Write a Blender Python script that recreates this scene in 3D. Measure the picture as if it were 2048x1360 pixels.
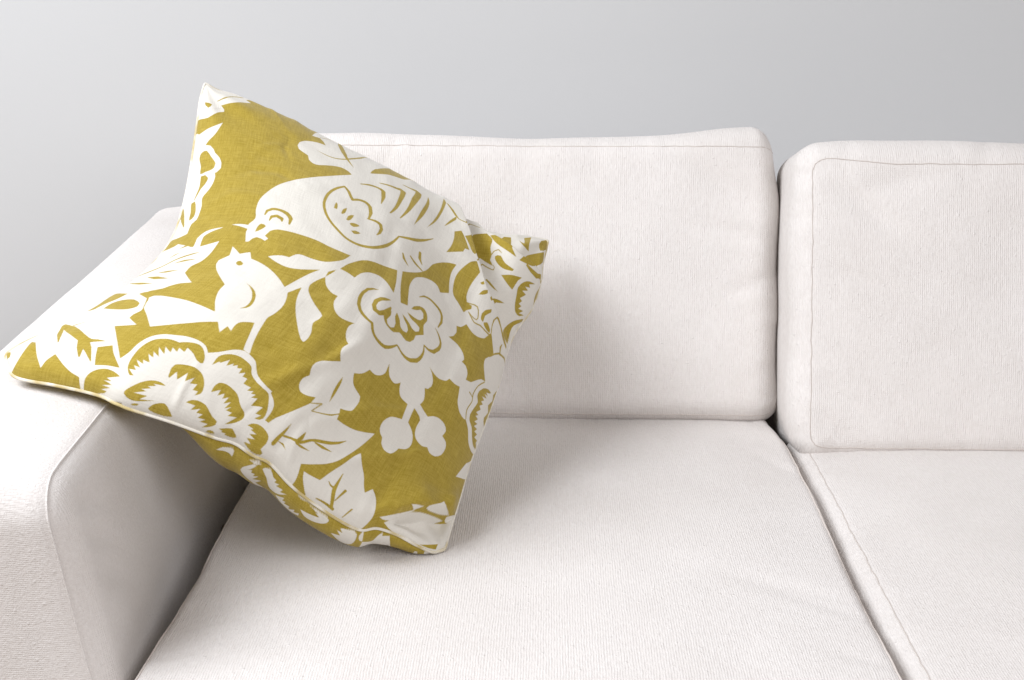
import bpy, bmesh, math, random
import numpy as np
from mathutils import Vector, Matrix
from mathutils.bvhtree import BVHTree

for o in list(bpy.data.objects):
    bpy.data.objects.remove(o)
scene = bpy.context.scene
COL = scene.collection

# ------------------------------------------------------------------ camera, world, lamps, exposure
cam_data = bpy.data.cameras.new('camera')
cam_data.sensor_width = 36.0
cam_data.lens = 36.0 * 2650.0 / 2048.0
cam_data.clip_start = 0.05
cam_data.clip_end = 50.0
cam = bpy.data.objects.new('camera', cam_data)
COL.objects.link(cam)
cam.location = (0.0, 0.0, 1.07)
cam.rotation_euler = (math.radians(90.0 - 15.9037), 0.0, math.radians(1.58))
scene.camera = cam

world = bpy.data.worlds.new('World')
scene.world = world
world.use_nodes = True
bg = world.node_tree.nodes['Background']
bg.inputs['Color'].default_value = (1.0, 0.76, 0.52, 1.0)
bg.inputs['Strength'].default_value = 0.09


def area_lamp(name, loc, target, sx, sy, power, color):
    ld = bpy.data.lights.new(name, 'AREA')
    ld.shape = 'RECTANGLE'
    ld.size = sx
    ld.size_y = sy
    ld.energy = power
    ld.color = color
    lo = bpy.data.objects.new(name, ld)
    COL.objects.link(lo)
    lo.location = loc
    d = Vector(target) - Vector(loc)
    lo.rotation_euler = d.to_track_quat('-Z', 'Y').to_euler()
    return lo


area_lamp('window_light', (-1.9, 0.50, 2.5), (0.0, 1.4, 0.45), 1.7, 1.4, 102.0, (0.915, 0.95, 1.0))
area_lamp('room_fill_light', (1.35, -1.2, 2.3), (0.0, 1.6, 0.55), 2.0, 1.6, 68.0, (0.955, 0.96, 1.0))  # added fill lamp for the arm's inner side, standing in for room bounce

scene.view_settings.view_transform = 'Standard'
scene.view_settings.look = 'None'
scene.view_settings.exposure = 0.10
scene.view_settings.gamma = 1.0
scene.view_settings.use_curve_mapping = False

# ------------------------------------------------------------------ helpers
rng = np.random.default_rng(7)
random.seed(7)


def link(o, parent=None):
    COL.objects.link(o)
    if parent is not None:
        o.parent = parent
    return o


def mesh_obj(name, verts, faces, mat, parent=None, smooth=True):
    me = bpy.data.meshes.new(name)
    verts = np.asarray(verts, dtype=np.float64)
    faces = np.asarray(faces, dtype=np.int32)
    me.vertices.add(len(verts))
    me.vertices.foreach_set('co', verts.ravel())
    nf, k = faces.shape
    me.loops.add(nf * k)
    me.loops.foreach_set('vertex_index', faces.ravel())
    me.polygons.add(nf)
    me.polygons.foreach_set('loop_start', np.arange(0, nf * k, k, dtype=np.int32))
    me.polygons.foreach_set('use_smooth', np.full(nf, smooth))
    me.update(calc_edges=True)
    me.validate()
    me.materials.append(mat)
    return link(bpy.data.objects.new(name, me), parent)


def grid_faces(nu, nv):
    i = np.arange(nu - 1)[:, None]
    j = np.arange(nv - 1)[None, :]
    a = i * nv + j
    return np.stack([a, a + nv, a + nv + 1, a + 1], -1).reshape(-1, 4)


def catmull(pts, m):
    """m points spaced evenly by length along a Catmull-Rom curve through pts"""
    p = np.asarray(pts, float)
    q = np.vstack([2 * p[0] - p[1], p, 2 * p[-1] - p[-2]])
    out = []
    for i in range(len(p) - 1):
        t = np.linspace(0, 1, 24, endpoint=False)[:, None]
        a, b, c, d = q[i], q[i + 1], q[i + 2], q[i + 3]
        out.append(0.5 * ((2 * b) + (c - a) * t + (2 * a - 5 * b + 4 * c - d) * t ** 2 + (3 * b - a - 3 * c + d) * t ** 3))
    out.append(p[-1:])
    c = np.vstack(out)
    s = np.concatenate([[0], np.cumsum(np.linalg.norm(np.diff(c, axis=0), axis=1))])
    t = np.linspace(0, s[-1], m)
    return np.stack([np.interp(t, s, c[:, k]) for k in range(p.shape[1])], -1)


def tube(name, path, radius, mat, parent=None, sides=8, closed=False):
    p = np.asarray(path, float)
    m = len(p)
    if closed:
        tan = np.roll(p, -1, 0) - np.roll(p, 1, 0)
    else:
        tan = np.gradient(p, axis=0)
    tan /= np.linalg.norm(tan, axis=1)[:, None] + 1e-12
    nrm = np.zeros_like(p)
    ref = np.array([0.0, 0.0, 1.0]) if abs(tan[0][2]) < 0.9 else np.array([1.0, 0, 0])
    cur = np.cross(tan[0], ref)
    for i in range(m):
        cur = cur - tan[i] * (cur @ tan[i])
        cur /= np.linalg.norm(cur) + 1e-12
        nrm[i] = cur
    bi = np.cross(tan, nrm)
    ang = np.linspace(0, 2 * math.pi, sides, endpoint=False)
    v = p[:, None, :] + radius * (np.cos(ang)[None, :, None] * nrm[:, None, :] + np.sin(ang)[None, :, None] * bi[:, None, :])
    f = []
    for i in range(m if closed else m - 1):
        i2 = (i + 1) % m
        for k in range(sides):
            k2 = (k + 1) % sides
            f.append((i * sides + k, i * sides + k2, i2 * sides + k2, i2 * sides + k))
    return mesh_obj(name, v.reshape(-1, 3), f, mat, parent)


def vnoise(p, scale, seed):
    """smooth value noise at points p (n,3), about -1..1"""
    r = np.random.default_rng(seed)
    tab = r.uniform(-1, 1, (32, 32, 32))
    q = np.asarray(p) * scale + r.uniform(0, 20, 3)
    i = np.floor(q).astype(int)
    f = q - i
    f = f * f * (3 - 2 * f)
    res = 0
    for a in (0, 1):
        for b in (0, 1):
            for c in (0, 1):
                w = (f[:, 0] if a else 1 - f[:, 0]) * (f[:, 1] if b else 1 - f[:, 1]) * (f[:, 2] if c else 1 - f[:, 2])
                res = res + w * tab[(i[:, 0] + a) % 32, (i[:, 1] + b) % 32, (i[:, 2] + c) % 32]
    return res


def smoothstep(a, b, x):
    t = np.clip((x - a) / (b - a), 0, 1)
    return t * t * (3 - 2 * t)


# ------------------------------------------------------------------ materials
class NT:
    def __init__(self, name):
        self.m = bpy.data.materials.new(name)
        self.m.use_nodes = True
        self.t = self.m.node_tree
        self.b = self.t.nodes['Principled BSDF']

    def n(self, kind, **kw):
        nd = self.t.nodes.new(kind)
        for k, v in kw.items():
            if k in nd.inputs.keys():
                nd.inputs[k].default_value = v
            else:
                setattr(nd, k, v)
        return nd

    def l(self, a, b):
        self.t.links.new(a, b)

    def math(self, op, a, b=None):
        nd = self.t.nodes.new('ShaderNodeMath')
        nd.operation = op
        for i, x in enumerate((a, b)):
            if x is None:
                continue
            if isinstance(x, (int, float)):
                nd.inputs[i].default_value = x
            else:
                self.l(x, nd.inputs[i])
        return nd.outputs[0]


def upholstery(name, base, rib_axis='x', pitch=0.0026, amp=1.0):
    """nubby off-white rib weave: fine ribs, cross threads, slubs"""
    k = NT(name)
    tc = k.n('ShaderNodeTexCoord')
    sep = k.n('ShaderNodeSeparateXYZ')
    # thread wobble
    wob = k.n('ShaderNodeTexNoise', Scale=60.0, Detail=2.0)
    k.l(tc.outputs['Object'], wob.inputs['Vector'])
    k.l(tc.outputs['Object'], sep.inputs[0])
    wv = k.math('MULTIPLY', k.math('SUBTRACT', wob.outputs['Fac'], 0.5), 0.0020)
    u = k.math('ADD', sep.outputs[{'x': 0, 'y': 1, 'z': 2}[rib_axis]], wv)
    w2 = k.math('ADD', k.math('ADD', sep.outputs[1], sep.outputs[2]), wv)
    rib = k.math('SINE', k.math('MULTIPLY', u, 2 * math.pi / pitch))
    crs = k.math('SINE', k.math('MULTIPLY', w2, 2 * math.pi / (pitch * 0.85)))
    # slubs stretched along the ribs
    mp = k.n('ShaderNodeMapping')
    mp.inputs['Scale'].default_value = (420, 110, 110) if rib_axis == 'x' else (300, 300, 300)
    k.l(tc.outputs['Object'], mp.inputs['Vector'])
    sl = k.n('ShaderNodeTexNoise', Scale=1.0, Detail=3.0, Roughness=0.6)
    k.l(mp.outputs[0], sl.inputs['Vector'])
    fine = k.n('ShaderNodeTexNoise', Scale=700.0, Detail=2.0)
    k.l(tc.outputs['Object'], fine.inputs['Vector'])
    nub = k.n('ShaderNodeTexVoronoi', Scale=85.0)
    k.l(tc.outputs['Object'], nub.inputs['Vector'])
    nb = k.n('ShaderNodeMapRange')
    nb.inputs['From Min'].default_value = 0.16
    nb.inputs['From Max'].default_value = 0.04
    k.l(nub.outputs['Distance'], nb.inputs['Value'])
    h = k.math('ADD', k.math('MULTIPLY', rib, 0.18), k.math('MULTIPLY', crs, 0.10))
    h = k.math('ADD', h, k.math('MULTIPLY', sl.outputs['Fac'], 1.35))
    h = k.math('ADD', h, k.math('MULTIPLY', fine.outputs['Fac'], 0.6))
    h = k.math('ADD', h, k.math('MULTIPLY', nb.outputs[0], 0.8))
    bump = k.n('ShaderNodeBump', Strength=0.64 * amp, Distance=0.0011)
    k.l(h, bump.inputs['Height'])
    k.l(bump.outputs[0], k.b.inputs['Normal'])
    # thread colour: uneven natural cotton, large soft tone drift
    big = k.n('ShaderNodeTexNoise', Scale=5.0, Detail=2.0)
    k.l(tc.outputs['Object'], big.inputs['Vector'])
    tone = k.math('ADD', k.math('MULTIPLY', sl.outputs['Fac'], 0.55), k.math('MULTIPLY', big.outputs['Fac'], 0.45))
    rmp = k.n('ShaderNodeValToRGB')
    rmp.color_ramp.elements[0].position = 0.30
    rmp.color_ramp.elements[1].position = 0.72
    lo = [c * f for c, f in zip(base, (0.885, 0.865, 0.85))]
    rmp.color_ramp.elements[0].color = (*lo, 1)
    rmp.color_ramp.elements[1].color = (*[min(c * 1.03, 0.9) for c in base], 1)
    k.l(tone, rmp.inputs[0])
    k.l(rmp.outputs[0], k.b.inputs['Base Color'])
    k.b.inputs['Roughness'].default_value = 0.92
    k.b.inputs['Specular IOR Level'].default_value = 0.15
    k.b.inputs['Sheen Weight'].default_value = 0.12
    k.b.inputs['Sheen Roughness'].default_value = 0.5
    return k.m


def plain(name, col, rough=0.9, noise=0.06, scale=80.0):
    k = NT(name)
    tc = k.n('ShaderNodeTexCoord')
    ns = k.n('ShaderNodeTexNoise', Scale=scale, Detail=3.0)
    k.l(tc.outputs['Object'], ns.inputs['Vector'])
    r = k.n('ShaderNodeValToRGB')
    r.color_ramp.elements[0].color = (*[c * (1 - noise) for c in col], 1)
    r.color_ramp.elements[1].color = (*[c * (1 + noise) for c in col], 1)
    k.l(ns.outputs['Fac'], r.inputs[0])
    k.l(r.outputs[0], k.b.inputs['Base Color'])
    k.b.inputs['Roughness'].default_value = rough
    k.b.inputs['Specular IOR Level'].default_value = 0.2
    return k, tc


COTTON = (0.74, 0.706, 0.683)
MAT_BACK = upholstery('ribbed cotton', COTTON, 'x', 0.0027)
MAT_SEAT = upholstery('ribbed cotton seat', COTTON, 'x', 0.0026)
MAT_ARM = upholstery('ribbed cotton arm', COTTON, 'y', 0.0024, 0.8)
MAT_THREAD = plain('seam thread', (0.56, 0.505, 0.465))[0].m
MAT_WELT = plain('seam welt', (0.62, 0.56, 0.52))[0].m

k, tc = plain('wall paint', (0.56, 0.56, 0.56), 0.75, 0.012, 3.0)
ns = k.n('ShaderNodeTexNoise', Scale=260.0, Detail=3.0)
k.l(tc.outputs['Object'], ns.inputs['Vector'])
bp = k.n('ShaderNodeBump', Strength=0.10, Distance=0.001)
k.l(ns.outputs['Fac'], bp.inputs['Height'])
k.l(bp.outputs[0], k.b.inputs['Normal'])
MAT_WALL = k.m
MAT_FLOOR = plain('floor boards', (0.33, 0.26, 0.20), 0.5, 0.1, 6.0)[0].m


def linen():
    """printed linen: the vertex field 'print' is the signed distance (m) to the print's edge"""
    k = NT('printed linen')
    at = k.n('ShaderNodeAttribute', attribute_name='print')
    uv = k.n('ShaderNodeUVMap', uv_map='cloth')
    sep = k.n('ShaderNodeSeparateXYZ')
    k.l(uv.outputs[0], sep.inputs[0])
    wob = k.n('ShaderNodeTexNoise', Scale=45.0, Detail=3.0)
    k.l(uv.outputs[0], wob.inputs['Vector'])
    wu = k.math('MULTIPLY', k.math('SUBTRACT', wob.outputs['Fac'], 0.5), 0.012)
    pitch = 0.0021
    a = k.math('SINE', k.math('MULTIPLY', k.math('ADD', sep.outputs[0], wu), 2 * math.pi / pitch))
    b = k.math('SINE', k.math('MULTIPLY', k.math('ADD', sep.outputs[1], wu), 2 * math.pi / pitch))
    weave = k.math('MULTIPLY', a, b)
    # slubs: long thin thread irregularities both ways
    slubs = []
    for sc in ((55, 520, 1), (520, 55, 1)):
        mp = k.n('ShaderNodeMapping')
        mp.inputs['Scale'].default_value = sc
        k.l(uv.outputs[0], mp.inputs['Vector'])
        ns = k.n('ShaderNodeTexNoise', Scale=1.0, Detail=3.0, Roughness=0.65)
        k.l(mp.outputs[0], ns.inputs['Vector'])
        slubs.append(ns.outputs['Fac'])
    slub = k.math('ADD', slubs[0], slubs[1])
    edge = k.math('ADD', at.outputs['Fac'], k.math('MULTIPLY', weave, 0.00012))
    mr = k.n('ShaderNodeMapRange')
    mr.inputs['From Min'].default_value = -0.00035
    mr.inputs['From Max'].default_value = 0.00035
    k.l(edge, mr.inputs['Value'])
    # printed ochre, ink sits unevenly on the threads
    ink = k.n('ShaderNodeValToRGB')
    ink.color_ramp.elements[0].position = 0.30
    ink.color_ramp.elements[1].position = 0.78
    ink.color_ramp.elements[0].color = (0.245, 0.172, 0.009, 1)
    ink.color_ramp.elements[1].color = (0.51, 0.38, 0.075, 1)
    iv = k.math('ADD', k.math('MULTIPLY', slub, 0.40), k.math('MULTIPLY', weave, 0.06))
    iv = k.math('ADD', iv, 0.10)
    k.l(iv, ink.inputs[0])
    clo = k.n('ShaderNodeValToRGB')
    clo.color_ramp.elements[0].position = 0.25
    clo.color_ramp.elements[1].position = 0.8
    clo.color_ramp.elements[0].color = (0.63, 0.60, 0.54, 1)
    clo.color_ramp.elements[1].color = (0.73, 0.695, 0.63, 1)
    k.l(iv, clo.inputs[0])
    mx = k.n('ShaderNodeMix', data_type='RGBA')
    k.l(mr.outputs[0], mx.inputs['Factor'])
    k.l(ink.outputs[0], mx.inputs['A'])
    k.l(clo.outputs[0], mx.inputs['B'])
    k.l(mx.outputs['Result'], k.b.inputs['Base Color'])
    h = k.math('ADD', k.math('MULTIPLY', weave, 0.10), k.math('MULTIPLY', slub, 1.5))
    bump = k.n('ShaderNodeBump', Strength=0.40, Distance=0.0006)
    k.l(h, bump.inputs['Height'])
    k.l(bump.outputs[0], k.b.inputs['Normal'])
    k.b.inputs['Roughness'].default_value = 0.88
    k.b.inputs['Specular IOR Level'].default_value = 0.2
    k.b.inputs['Sheen Weight'].default_value = 0.14
    k.b.inputs['Sheen Roughness'].default_value = 0.45
    return k.m


MAT_LINEN = linen()


def cord():
    """piping cut from the same printed cloth: cream with ochre stretches"""
    k = NT('printed piping')
    tc = k.n('ShaderNodeTexCoord')
    ns = k.n('ShaderNodeTexNoise', Scale=26.0, Detail=2.0)
    k.l(tc.outputs['Object'], ns.inputs['Vector'])
    r = k.n('ShaderNodeValToRGB')
    r.color_ramp.elements[0].position = 0.40
    r.color_ramp.elements[0].color = (0.52, 0.42, 0.20, 1)
    r.color_ramp.elements[1].position = 0.50
    r.color_ramp.elements[1].color = (0.72, 0.68, 0.60, 1)
    k.l(ns.outputs['Fac'], r.inputs[0])
    k.l(r.outputs[0], k.b.inputs['Base Color'])
    f2 = k.n('ShaderNodeTexNoise', Scale=900.0, Detail=2.0)
    k.l(tc.outputs['Object'], f2.inputs['Vector'])
    bp = k.n('ShaderNodeBump', Strength=0.5, Distance=0.0006)
    k.l(f2.outputs['Fac'], bp.inputs['Height'])
    k.l(bp.outputs[0], k.b.inputs['Normal'])
    k.b.inputs['Roughness'].default_value = 0.9
    return k.m


MAT_CORD = cord()

# ------------------------------------------------------------------ wall and floor
def slab(name, x0, x1, y0, y1, z0, z1, mat):
    v = [(x, y, z) for x in (x0, x1) for y in (y0, y1) for z in (z0, z1)]
    f = [(0, 1, 3, 2), (4, 6, 7, 5), (0, 4, 5, 1), (2, 3, 7, 6), (0, 2, 6, 4), (1, 5, 7, 3)]
    o = mesh_obj(name, v, f, mat, smooth=False)
    o['kind'] = 'structure'
    return o


WALL_Y = 2.20
slab('wall', -2.6, 3.2, WALL_Y, WALL_Y + 0.1, 0.0, 2.6, MAT_WALL)
slab('floor', -2.6, 3.2, -0.6, WALL_Y - 0.003, -0.05, 0.0, MAT_FLOOR)

# ------------------------------------------------------------------ sofa
sofa = bpy.data.objects.new('sofa', None)
link(sofa)
sofa.location = (0.2, 1.5, 0.0)
sofa['label'] = 'off-white ribbed cotton sofa standing against the pale grey wall'
sofa['category'] = 'sofa'
bpy.context.view_layer.update()


def rounded_box_mesh(half, r, step):
    """verts, quads of a rounded box, denser round its edges; r may be one radius"""
    half = np.asarray(half, float)
    axes = []
    for a in range(3):
        h = half[a]
        n_in = max(2, int(2 * (h - r) / step))
        inner = np.linspace(-(h - r), h - r, n_in + 1)
        th = np.linspace(0, math.pi / 4, 6)[1:]
        ext = (h - r) + r * np.tan(th)
        axes.append(np.concatenate([-ext[::-1], inner, ext]))
    verts, faces, key = [], [], {}
    base = 0
    for a in range(3):
        b, c = (a + 1) % 3, (a + 2) % 3
        for s in (-1, 1):
            B, Cc = np.meshgrid(axes[b], axes[c], indexing='ij')
            v = np.zeros(B.shape + (3,))
            v[..., a] = s * half[a]
            v[..., b] = B
            v[..., c] = Cc
            nb, nc = B.shape
            f = grid_faces(nb, nc) + base
            if s < 0:
                f = f[:, ::-1]
            verts.append(v.reshape(-1, 3))
            faces.append(f)
            base += nb * nc
    v = np.vstack(verts)
    f = np.vstack(faces)
    # weld
    kk = np.round(v * 1e6).astype(np.int64)
    _, idx, inv = np.unique(kk, axis=0, return_index=True, return_inverse=True)
    v = v[idx]
    f = inv.reshape(-1)[f]
    inner = np.clip(v, -(half - r), half - r)
    d = v - inner
    ln = np.linalg.norm(d, axis=1)[:, None]
    nrm = d / np.maximum(ln, 1e-9)
    return inner + nrm * r, f, nrm


def place(o, loc, rx=0.0, rz=0.0):
    """parts of the sofa keep world placement under the sofa's empty"""
    o.parent = sofa
    o.location = Vector(loc) - sofa.location
    o.rotation_euler = (rx, 0.0, rz)


def seam_on(name, obj, path, direction, radius, mat, lift=0.0, closed=True):
    """thread or welt laid on obj's surface (object space), found by casting along direction"""
    bpy.context.view_layer.update()
    me = obj.data
    bvh = BVHTree.FromPolygons([v.co.copy() for v in me.vertices], [tuple(p.vertices) for p in me.polygons])
    d = Vector(direction).normalized()
    pts = []
    jit = np.random.default_rng(5)
    for p in path:
        p = np.array(p, float) + jit.normal(0, 0.00035, 3)
        hit, nr, i, dist = bvh.ray_cast(Vector(p) - d * 0.5, d)
        if hit is None:
            hit, nr, i, dist = bvh.find_nearest(Vector(p))
        pts.append(np.array(hit + nr * lift))
    t = tube(name, np.array(pts), radius, mat, obj, sides=6, closed=closed)
    return t


def rrect(hx, hy, r, m=60):
    """rounded rectangle path in 2D, counter-clockwise"""
    out = []
    for cx, cy, a0 in ((hx - r, hy - r, 0), (-hx + r, hy - r, 90), (-hx + r, -hy + r, 180), (hx - r, -hy + r, 270)):
        for t in np.linspace(0, 90, 9):
            a = math.radians(a0 + t)
            out.append((cx + r * math.cos(a), cy + r * math.sin(a)))
    out.append(out[0])
    p = np.array(out)
    s = np.concatenate([[0], np.cumsum(np.linalg.norm(np.diff(p, axis=0), axis=1))])
    t = np.linspace(0, s[-1], 4 * m, endpoint=False)
    return np.stack([np.interp(t, s, p[:, 0]), np.interp(t, s, p[:, 1])], -1)


def gathers(a, b, ha, hb, seed, count, amp):
    """short puckers running in from the seam of a panel; a, b panel coordinates (m)"""
    r = np.random.default_rng(seed)
    out = np.zeros_like(a)
    per = 4 * (ha + hb)
    for _ in range(count):
        s = r.uniform(0, per)
        w, ln, am, sk = r.uniform(0.004, 0.011), r.uniform(0.018, 0.055), r.uniform(-1, 1) * amp, r.uniform(-0.6, 0.6)
        if s < 2 * ha:
            al, di, c = a, hb - b, s - ha
        elif s < 4 * ha:
            al, di, c = a, hb + b, s - 3 * ha
        elif s < 4 * ha + 2 * hb:
            al, di, c = b, ha - a, s - 4 * ha - hb
        else:
            al, di, c = b, ha + a, s - 4 * ha - 3 * hb
        di = np.maximum(di - 0.012, 0)
        out += am * np.exp(-((al - c - sk * di) / w) ** 2) * np.exp(-(di / ln) ** 2)
    return out


# ---- back cushions: local x width, z height, -y front
def back_cushion(w, h, t, r, loc, tilt, seed, shape, label):
    half = np.array([w / 2, t / 2, h / 2])
    v, f, nr = rounded_box_mesh(half, r, 0.0065)
    fx, fz = v[:, 0] / half[0], v[:, 2] / half[2]
    crown = np.clip(1 - np.abs(fx) ** 3.0, 0, 1) * np.clip(1 - np.abs(fz) ** 2.6, 0, 1)
    front = smoothstep(0.0, 0.8, -v[:, 1] / half[1])
    v[:, 1] -= 0.020 * crown * front
    v = shape(v, fx, fz, half, nr)
    wr = vnoise(v, 9.0, seed) * 0.0030 + vnoise(v, 22.0, seed + 1) * 0.0009
    v += nr * wr[:, None]
    v[:, 1] += gathers(v[:, 0], v[:, 2], half[0], half[2], seed + 5, 90, 0.0016) * (nr[:, 1] < -0.3)
    o = mesh_obj('back_cushion', v, f, MAT_BACK)
    place(o, loc, tilt)
    o['label'] = label
    return o, half


def shape_back_first(v, fx, fz, half, nr):
    # top edge: corner ears a little high, sag in the middle; seam puckers at the right end
    top = smoothstep(0.35, 1.0, fz)
    v[:, 2] += top * (0.011 * smoothstep(0.45, 0.95, fx) - 0.006 * np.exp(-((fx - 0.12) / 0.35) ** 2))
    ear = np.exp(-((fx - 0.93) / 0.10) ** 2 - ((fz - 0.90) / 0.16) ** 2)
    v[:, 1] += 0.004 * ear
    # diagonal drag folds from the right seam
    for cx, cz, ang, ln, wd, am in ((0.80, 0.62, -28, 0.085, 0.018, 0.0050), (0.90, -0.02, 24, 0.05, 0.010, 0.0030),
                                    (0.84, 0.30, -15, 0.06, 0.012, 0.003), (-0.3, 0.84, 60, 0.05, 0.018, 0.0020),
                                    (0.0, 0.86, 75, 0.05, 0.018, 0.0018), (0.25, 0.85, 80, 0.04, 0.016, 0.0015)):
        a = math.radians(ang)
        dx, dz = v[:, 0] - cx * half[0], v[:, 2] - cz * half[2]
        s, q = dx * math.cos(a) + dz * math.sin(a), -dx * math.sin(a) + dz * math.cos(a)
        v[:, 1] += am * np.exp(-(s / ln) ** 2) * np.exp(-(q / wd) ** 2) * (nr[:, 1] < 0.3)
    # side seam pulls in
    v[:, 0] -= 0.003 * smoothstep(0.9, 1.0, fx) * (1 + np.sin(fz * 9.0)) * 0.5
    v[:, 0] -= 0.012 * smoothstep(0.4, 1.0, fz) * fx * smoothstep(0.6, 1.0, np.abs(fx))
    return v


def shape_back_second(v, fx, fz, half, nr):
    v[:, 2] -= 0.010 * smoothstep(0.3, 1.0, fz) * smoothstep(-0.5, 0.2, fx) * 0.8
    v[:, 2] -= 0.005 * np.exp(-((fx + 1.0) / 0.12) ** 2) * smoothstep(0.4, 1, fz)
    for cx, cz, ang, ln, wd, am in ((-0.72, 0.55, -35, 0.055, 0.016, 0.0065), (-0.78, 0.15, -22, 0.05, 0.008, 0.0025),
                                    (-0.62, 0.72, 10, 0.05, 0.015, 0.004), (-0.80, -0.85, -40, 0.05, 0.010, 0.003),
                                    (-0.82, -0.60, -35, 0.04, 0.008, 0.002), (-0.3, 0.93, 70, 0.04, 0.012, 0.003)):
        a = math.radians(ang)
        dx, dz = v[:, 0] - cx * half[0], v[:, 2] - cz * half[2]
        s, q = dx * math.cos(a) + dz * math.sin(a), -dx * math.sin(a) + dz * math.cos(a)
        v[:, 1] += am * np.exp(-(s / ln) ** 2) * np.exp(-(q / wd) ** 2) * (nr[:, 1] < 0.3)
    v[:, 0] += 0.007 * smoothstep(0.3, 1.0, fz) * smoothstep(0.6, 1.0, -fx)
    v[:, 0] += 0.009 * smoothstep(-0.65, -1.0, fz) * smoothstep(0.6, 1.0, -fx)
    return v


TILT = math.radians(-15.0)


def back_loc(xc, ybot, zbot, h, t, tilt):
    """centre of a tilted back cushion whose front bottom edge is at (ybot, zbot)"""
    c, s = math.cos(tilt), math.sin(tilt)
    ly, lz = -t / 2, -h / 2
    return (xc, ybot - (c * ly - s * lz), zbot - (s * ly + c * lz))


W1 = 0.722
bc1, hf1 = back_cushion(W1, 0.415, 0.17, 0.036, back_loc(-0.026, 1.79, 0.438, 0.415, 0.17, TILT), TILT, 11, shape_back_first,
                        'off-white back cushion behind the printed pillow')
p = rrect(hf1[0] - 0.006, hf1[2] - 0.012, 0.022)
seam_on('seam', bc1, [(a, 0, b - 0.009 * (b > 0.1)) for a, b in p], (0, 1, 0), 0.0007, MAT_THREAD, 0.0001)
W2 = 0.74
bc2, hf2 = back_cushion(W2, 0.438, 0.19, 0.034, back_loc(0.3285 + W2 / 2, 1.69, 0.421, 0.438, 0.19, TILT), TILT, 23, shape_back_second,
                        'off-white back cushion at the right, set further forward')
p = rrect(hf2[0] - 0.028, hf2[2] - 0.018, 0.020)
seam_on('seam', bc2, [(a, 0, b - smoothstep(0.1, 0.18, b) * (0.010 + 0.009 * smoothstep(-0.34, -0.22, a))) for a, b in p], (0, 1, 0), 0.0007, MAT_THREAD, 0.0001)


# ---- seat cushions: top is z+
def seat_cushion(x0, x1, y0, y1, ztop, t, r, seed, shape, label):
    half = np.array([(x1 - x0) / 2, (y1 - y0) / 2, t / 2])
    v, f, nr = rounded_box_mesh(half, r, 0.0065)
    fx, fy = v[:, 0] / half[0], v[:, 1] / half[1]
    crown = np.clip(1 - np.abs(fx) ** 2.6, 0, 1) * np.clip(1 - np.abs(fy) ** 3.0, 0, 1)
    v[:, 2] += 0.016 * crown * smoothstep(0.0, 0.8, v[:, 2] / half[2])
    v = shape(v, fx, fy, half, nr)
    v += nr * (vnoise(v, 7.0, seed) * 0.0022 + vnoise(v, 20.0, seed + 1) * 0.0008)[:, None]
    v[:, 2] += gathers(v[:, 0], v[:, 1], half[0], half[1], seed + 5, 90, 0.0012) * (nr[:, 2] > 0.3)
    o = mesh_obj('seat_cushion', v, f, MAT_SEAT)
    place(o, ((x0 + x1) / 2, (y0 + y1) / 2, ztop - t / 2))
    o['label'] = label
    return o, half


def shape_seat_first(v, fx, fy, half, nr):
    for cx, cy, ang, ln, wd, am in ((0.88, -0.38, -28, 0.055, 0.008, 0.0020), (0.92, -0.62, -25, 0.04, 0.007, 0.0012),
                                    (0.80, -0.30, -20, 0.08, 0.015, 0.0025), (0.90, 0.55, -60, 0.05, 0.012, 0.002)):
        a = math.radians(ang)
        dx, dy = v[:, 0] - cx * half[0], v[:, 1] - cy * half[1]
        s, q = dx * math.cos(a) + dy * math.sin(a), -dx * math.sin(a) + dy * math.cos(a)
        v[:, 2] -= am * np.exp(-(s / ln) ** 2) * np.exp(-(q / wd) ** 2) * (nr[:, 2] > 0)
    v[:, 0] += 0.003 * np.sin(fy * 6.0) * smoothstep(0.85, 1, np.abs(fx)) * np.sign(fx)
    v[:, 0] -= 0.012 * smoothstep(0.80, 1.0, fy) * smoothstep(0.8, 1.0, fx)
    return v


def shape_seat_second(v, fx, fy, half, nr):
    return v


sc1, hs1 = seat_cushion(-0.379, 0.332, 0.96, 1.83, 0.436, 0.155, 0.014, 31, shape_seat_first,
                        'off-white seat cushion in front of the sofa arm')
p = rrect(hs1[0] - 0.004, hs1[1] - 0.006, 0.02, 70)
seam_on('seam', sc1, [(a, b, 0) for a, b in p], (0, 0, -1), 0.0012, MAT_WELT, 0.0004)
sc2, hs2 = seat_cushion(0.3325, 1.06, 0.94, 1.80, 0.427, 0.15, 0.034, 41, shape_seat_second,
                        'off-white seat cushion at the lower right')
p = rrect(hs2[0] - 0.026, hs2[1] - 0.02, 0.02, 70)
seam_on('seam', sc2, [(a, b, 0) for a, b in p], (0, 0, -1), 0.0006, MAT_THREAD, 0.0001)


# ---- arm
ARM_IN, ARM_OUT = -0.425, -0.628


def arm_top(y):
    return 0.637 + (y - 1.12) * 0.068


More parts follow.
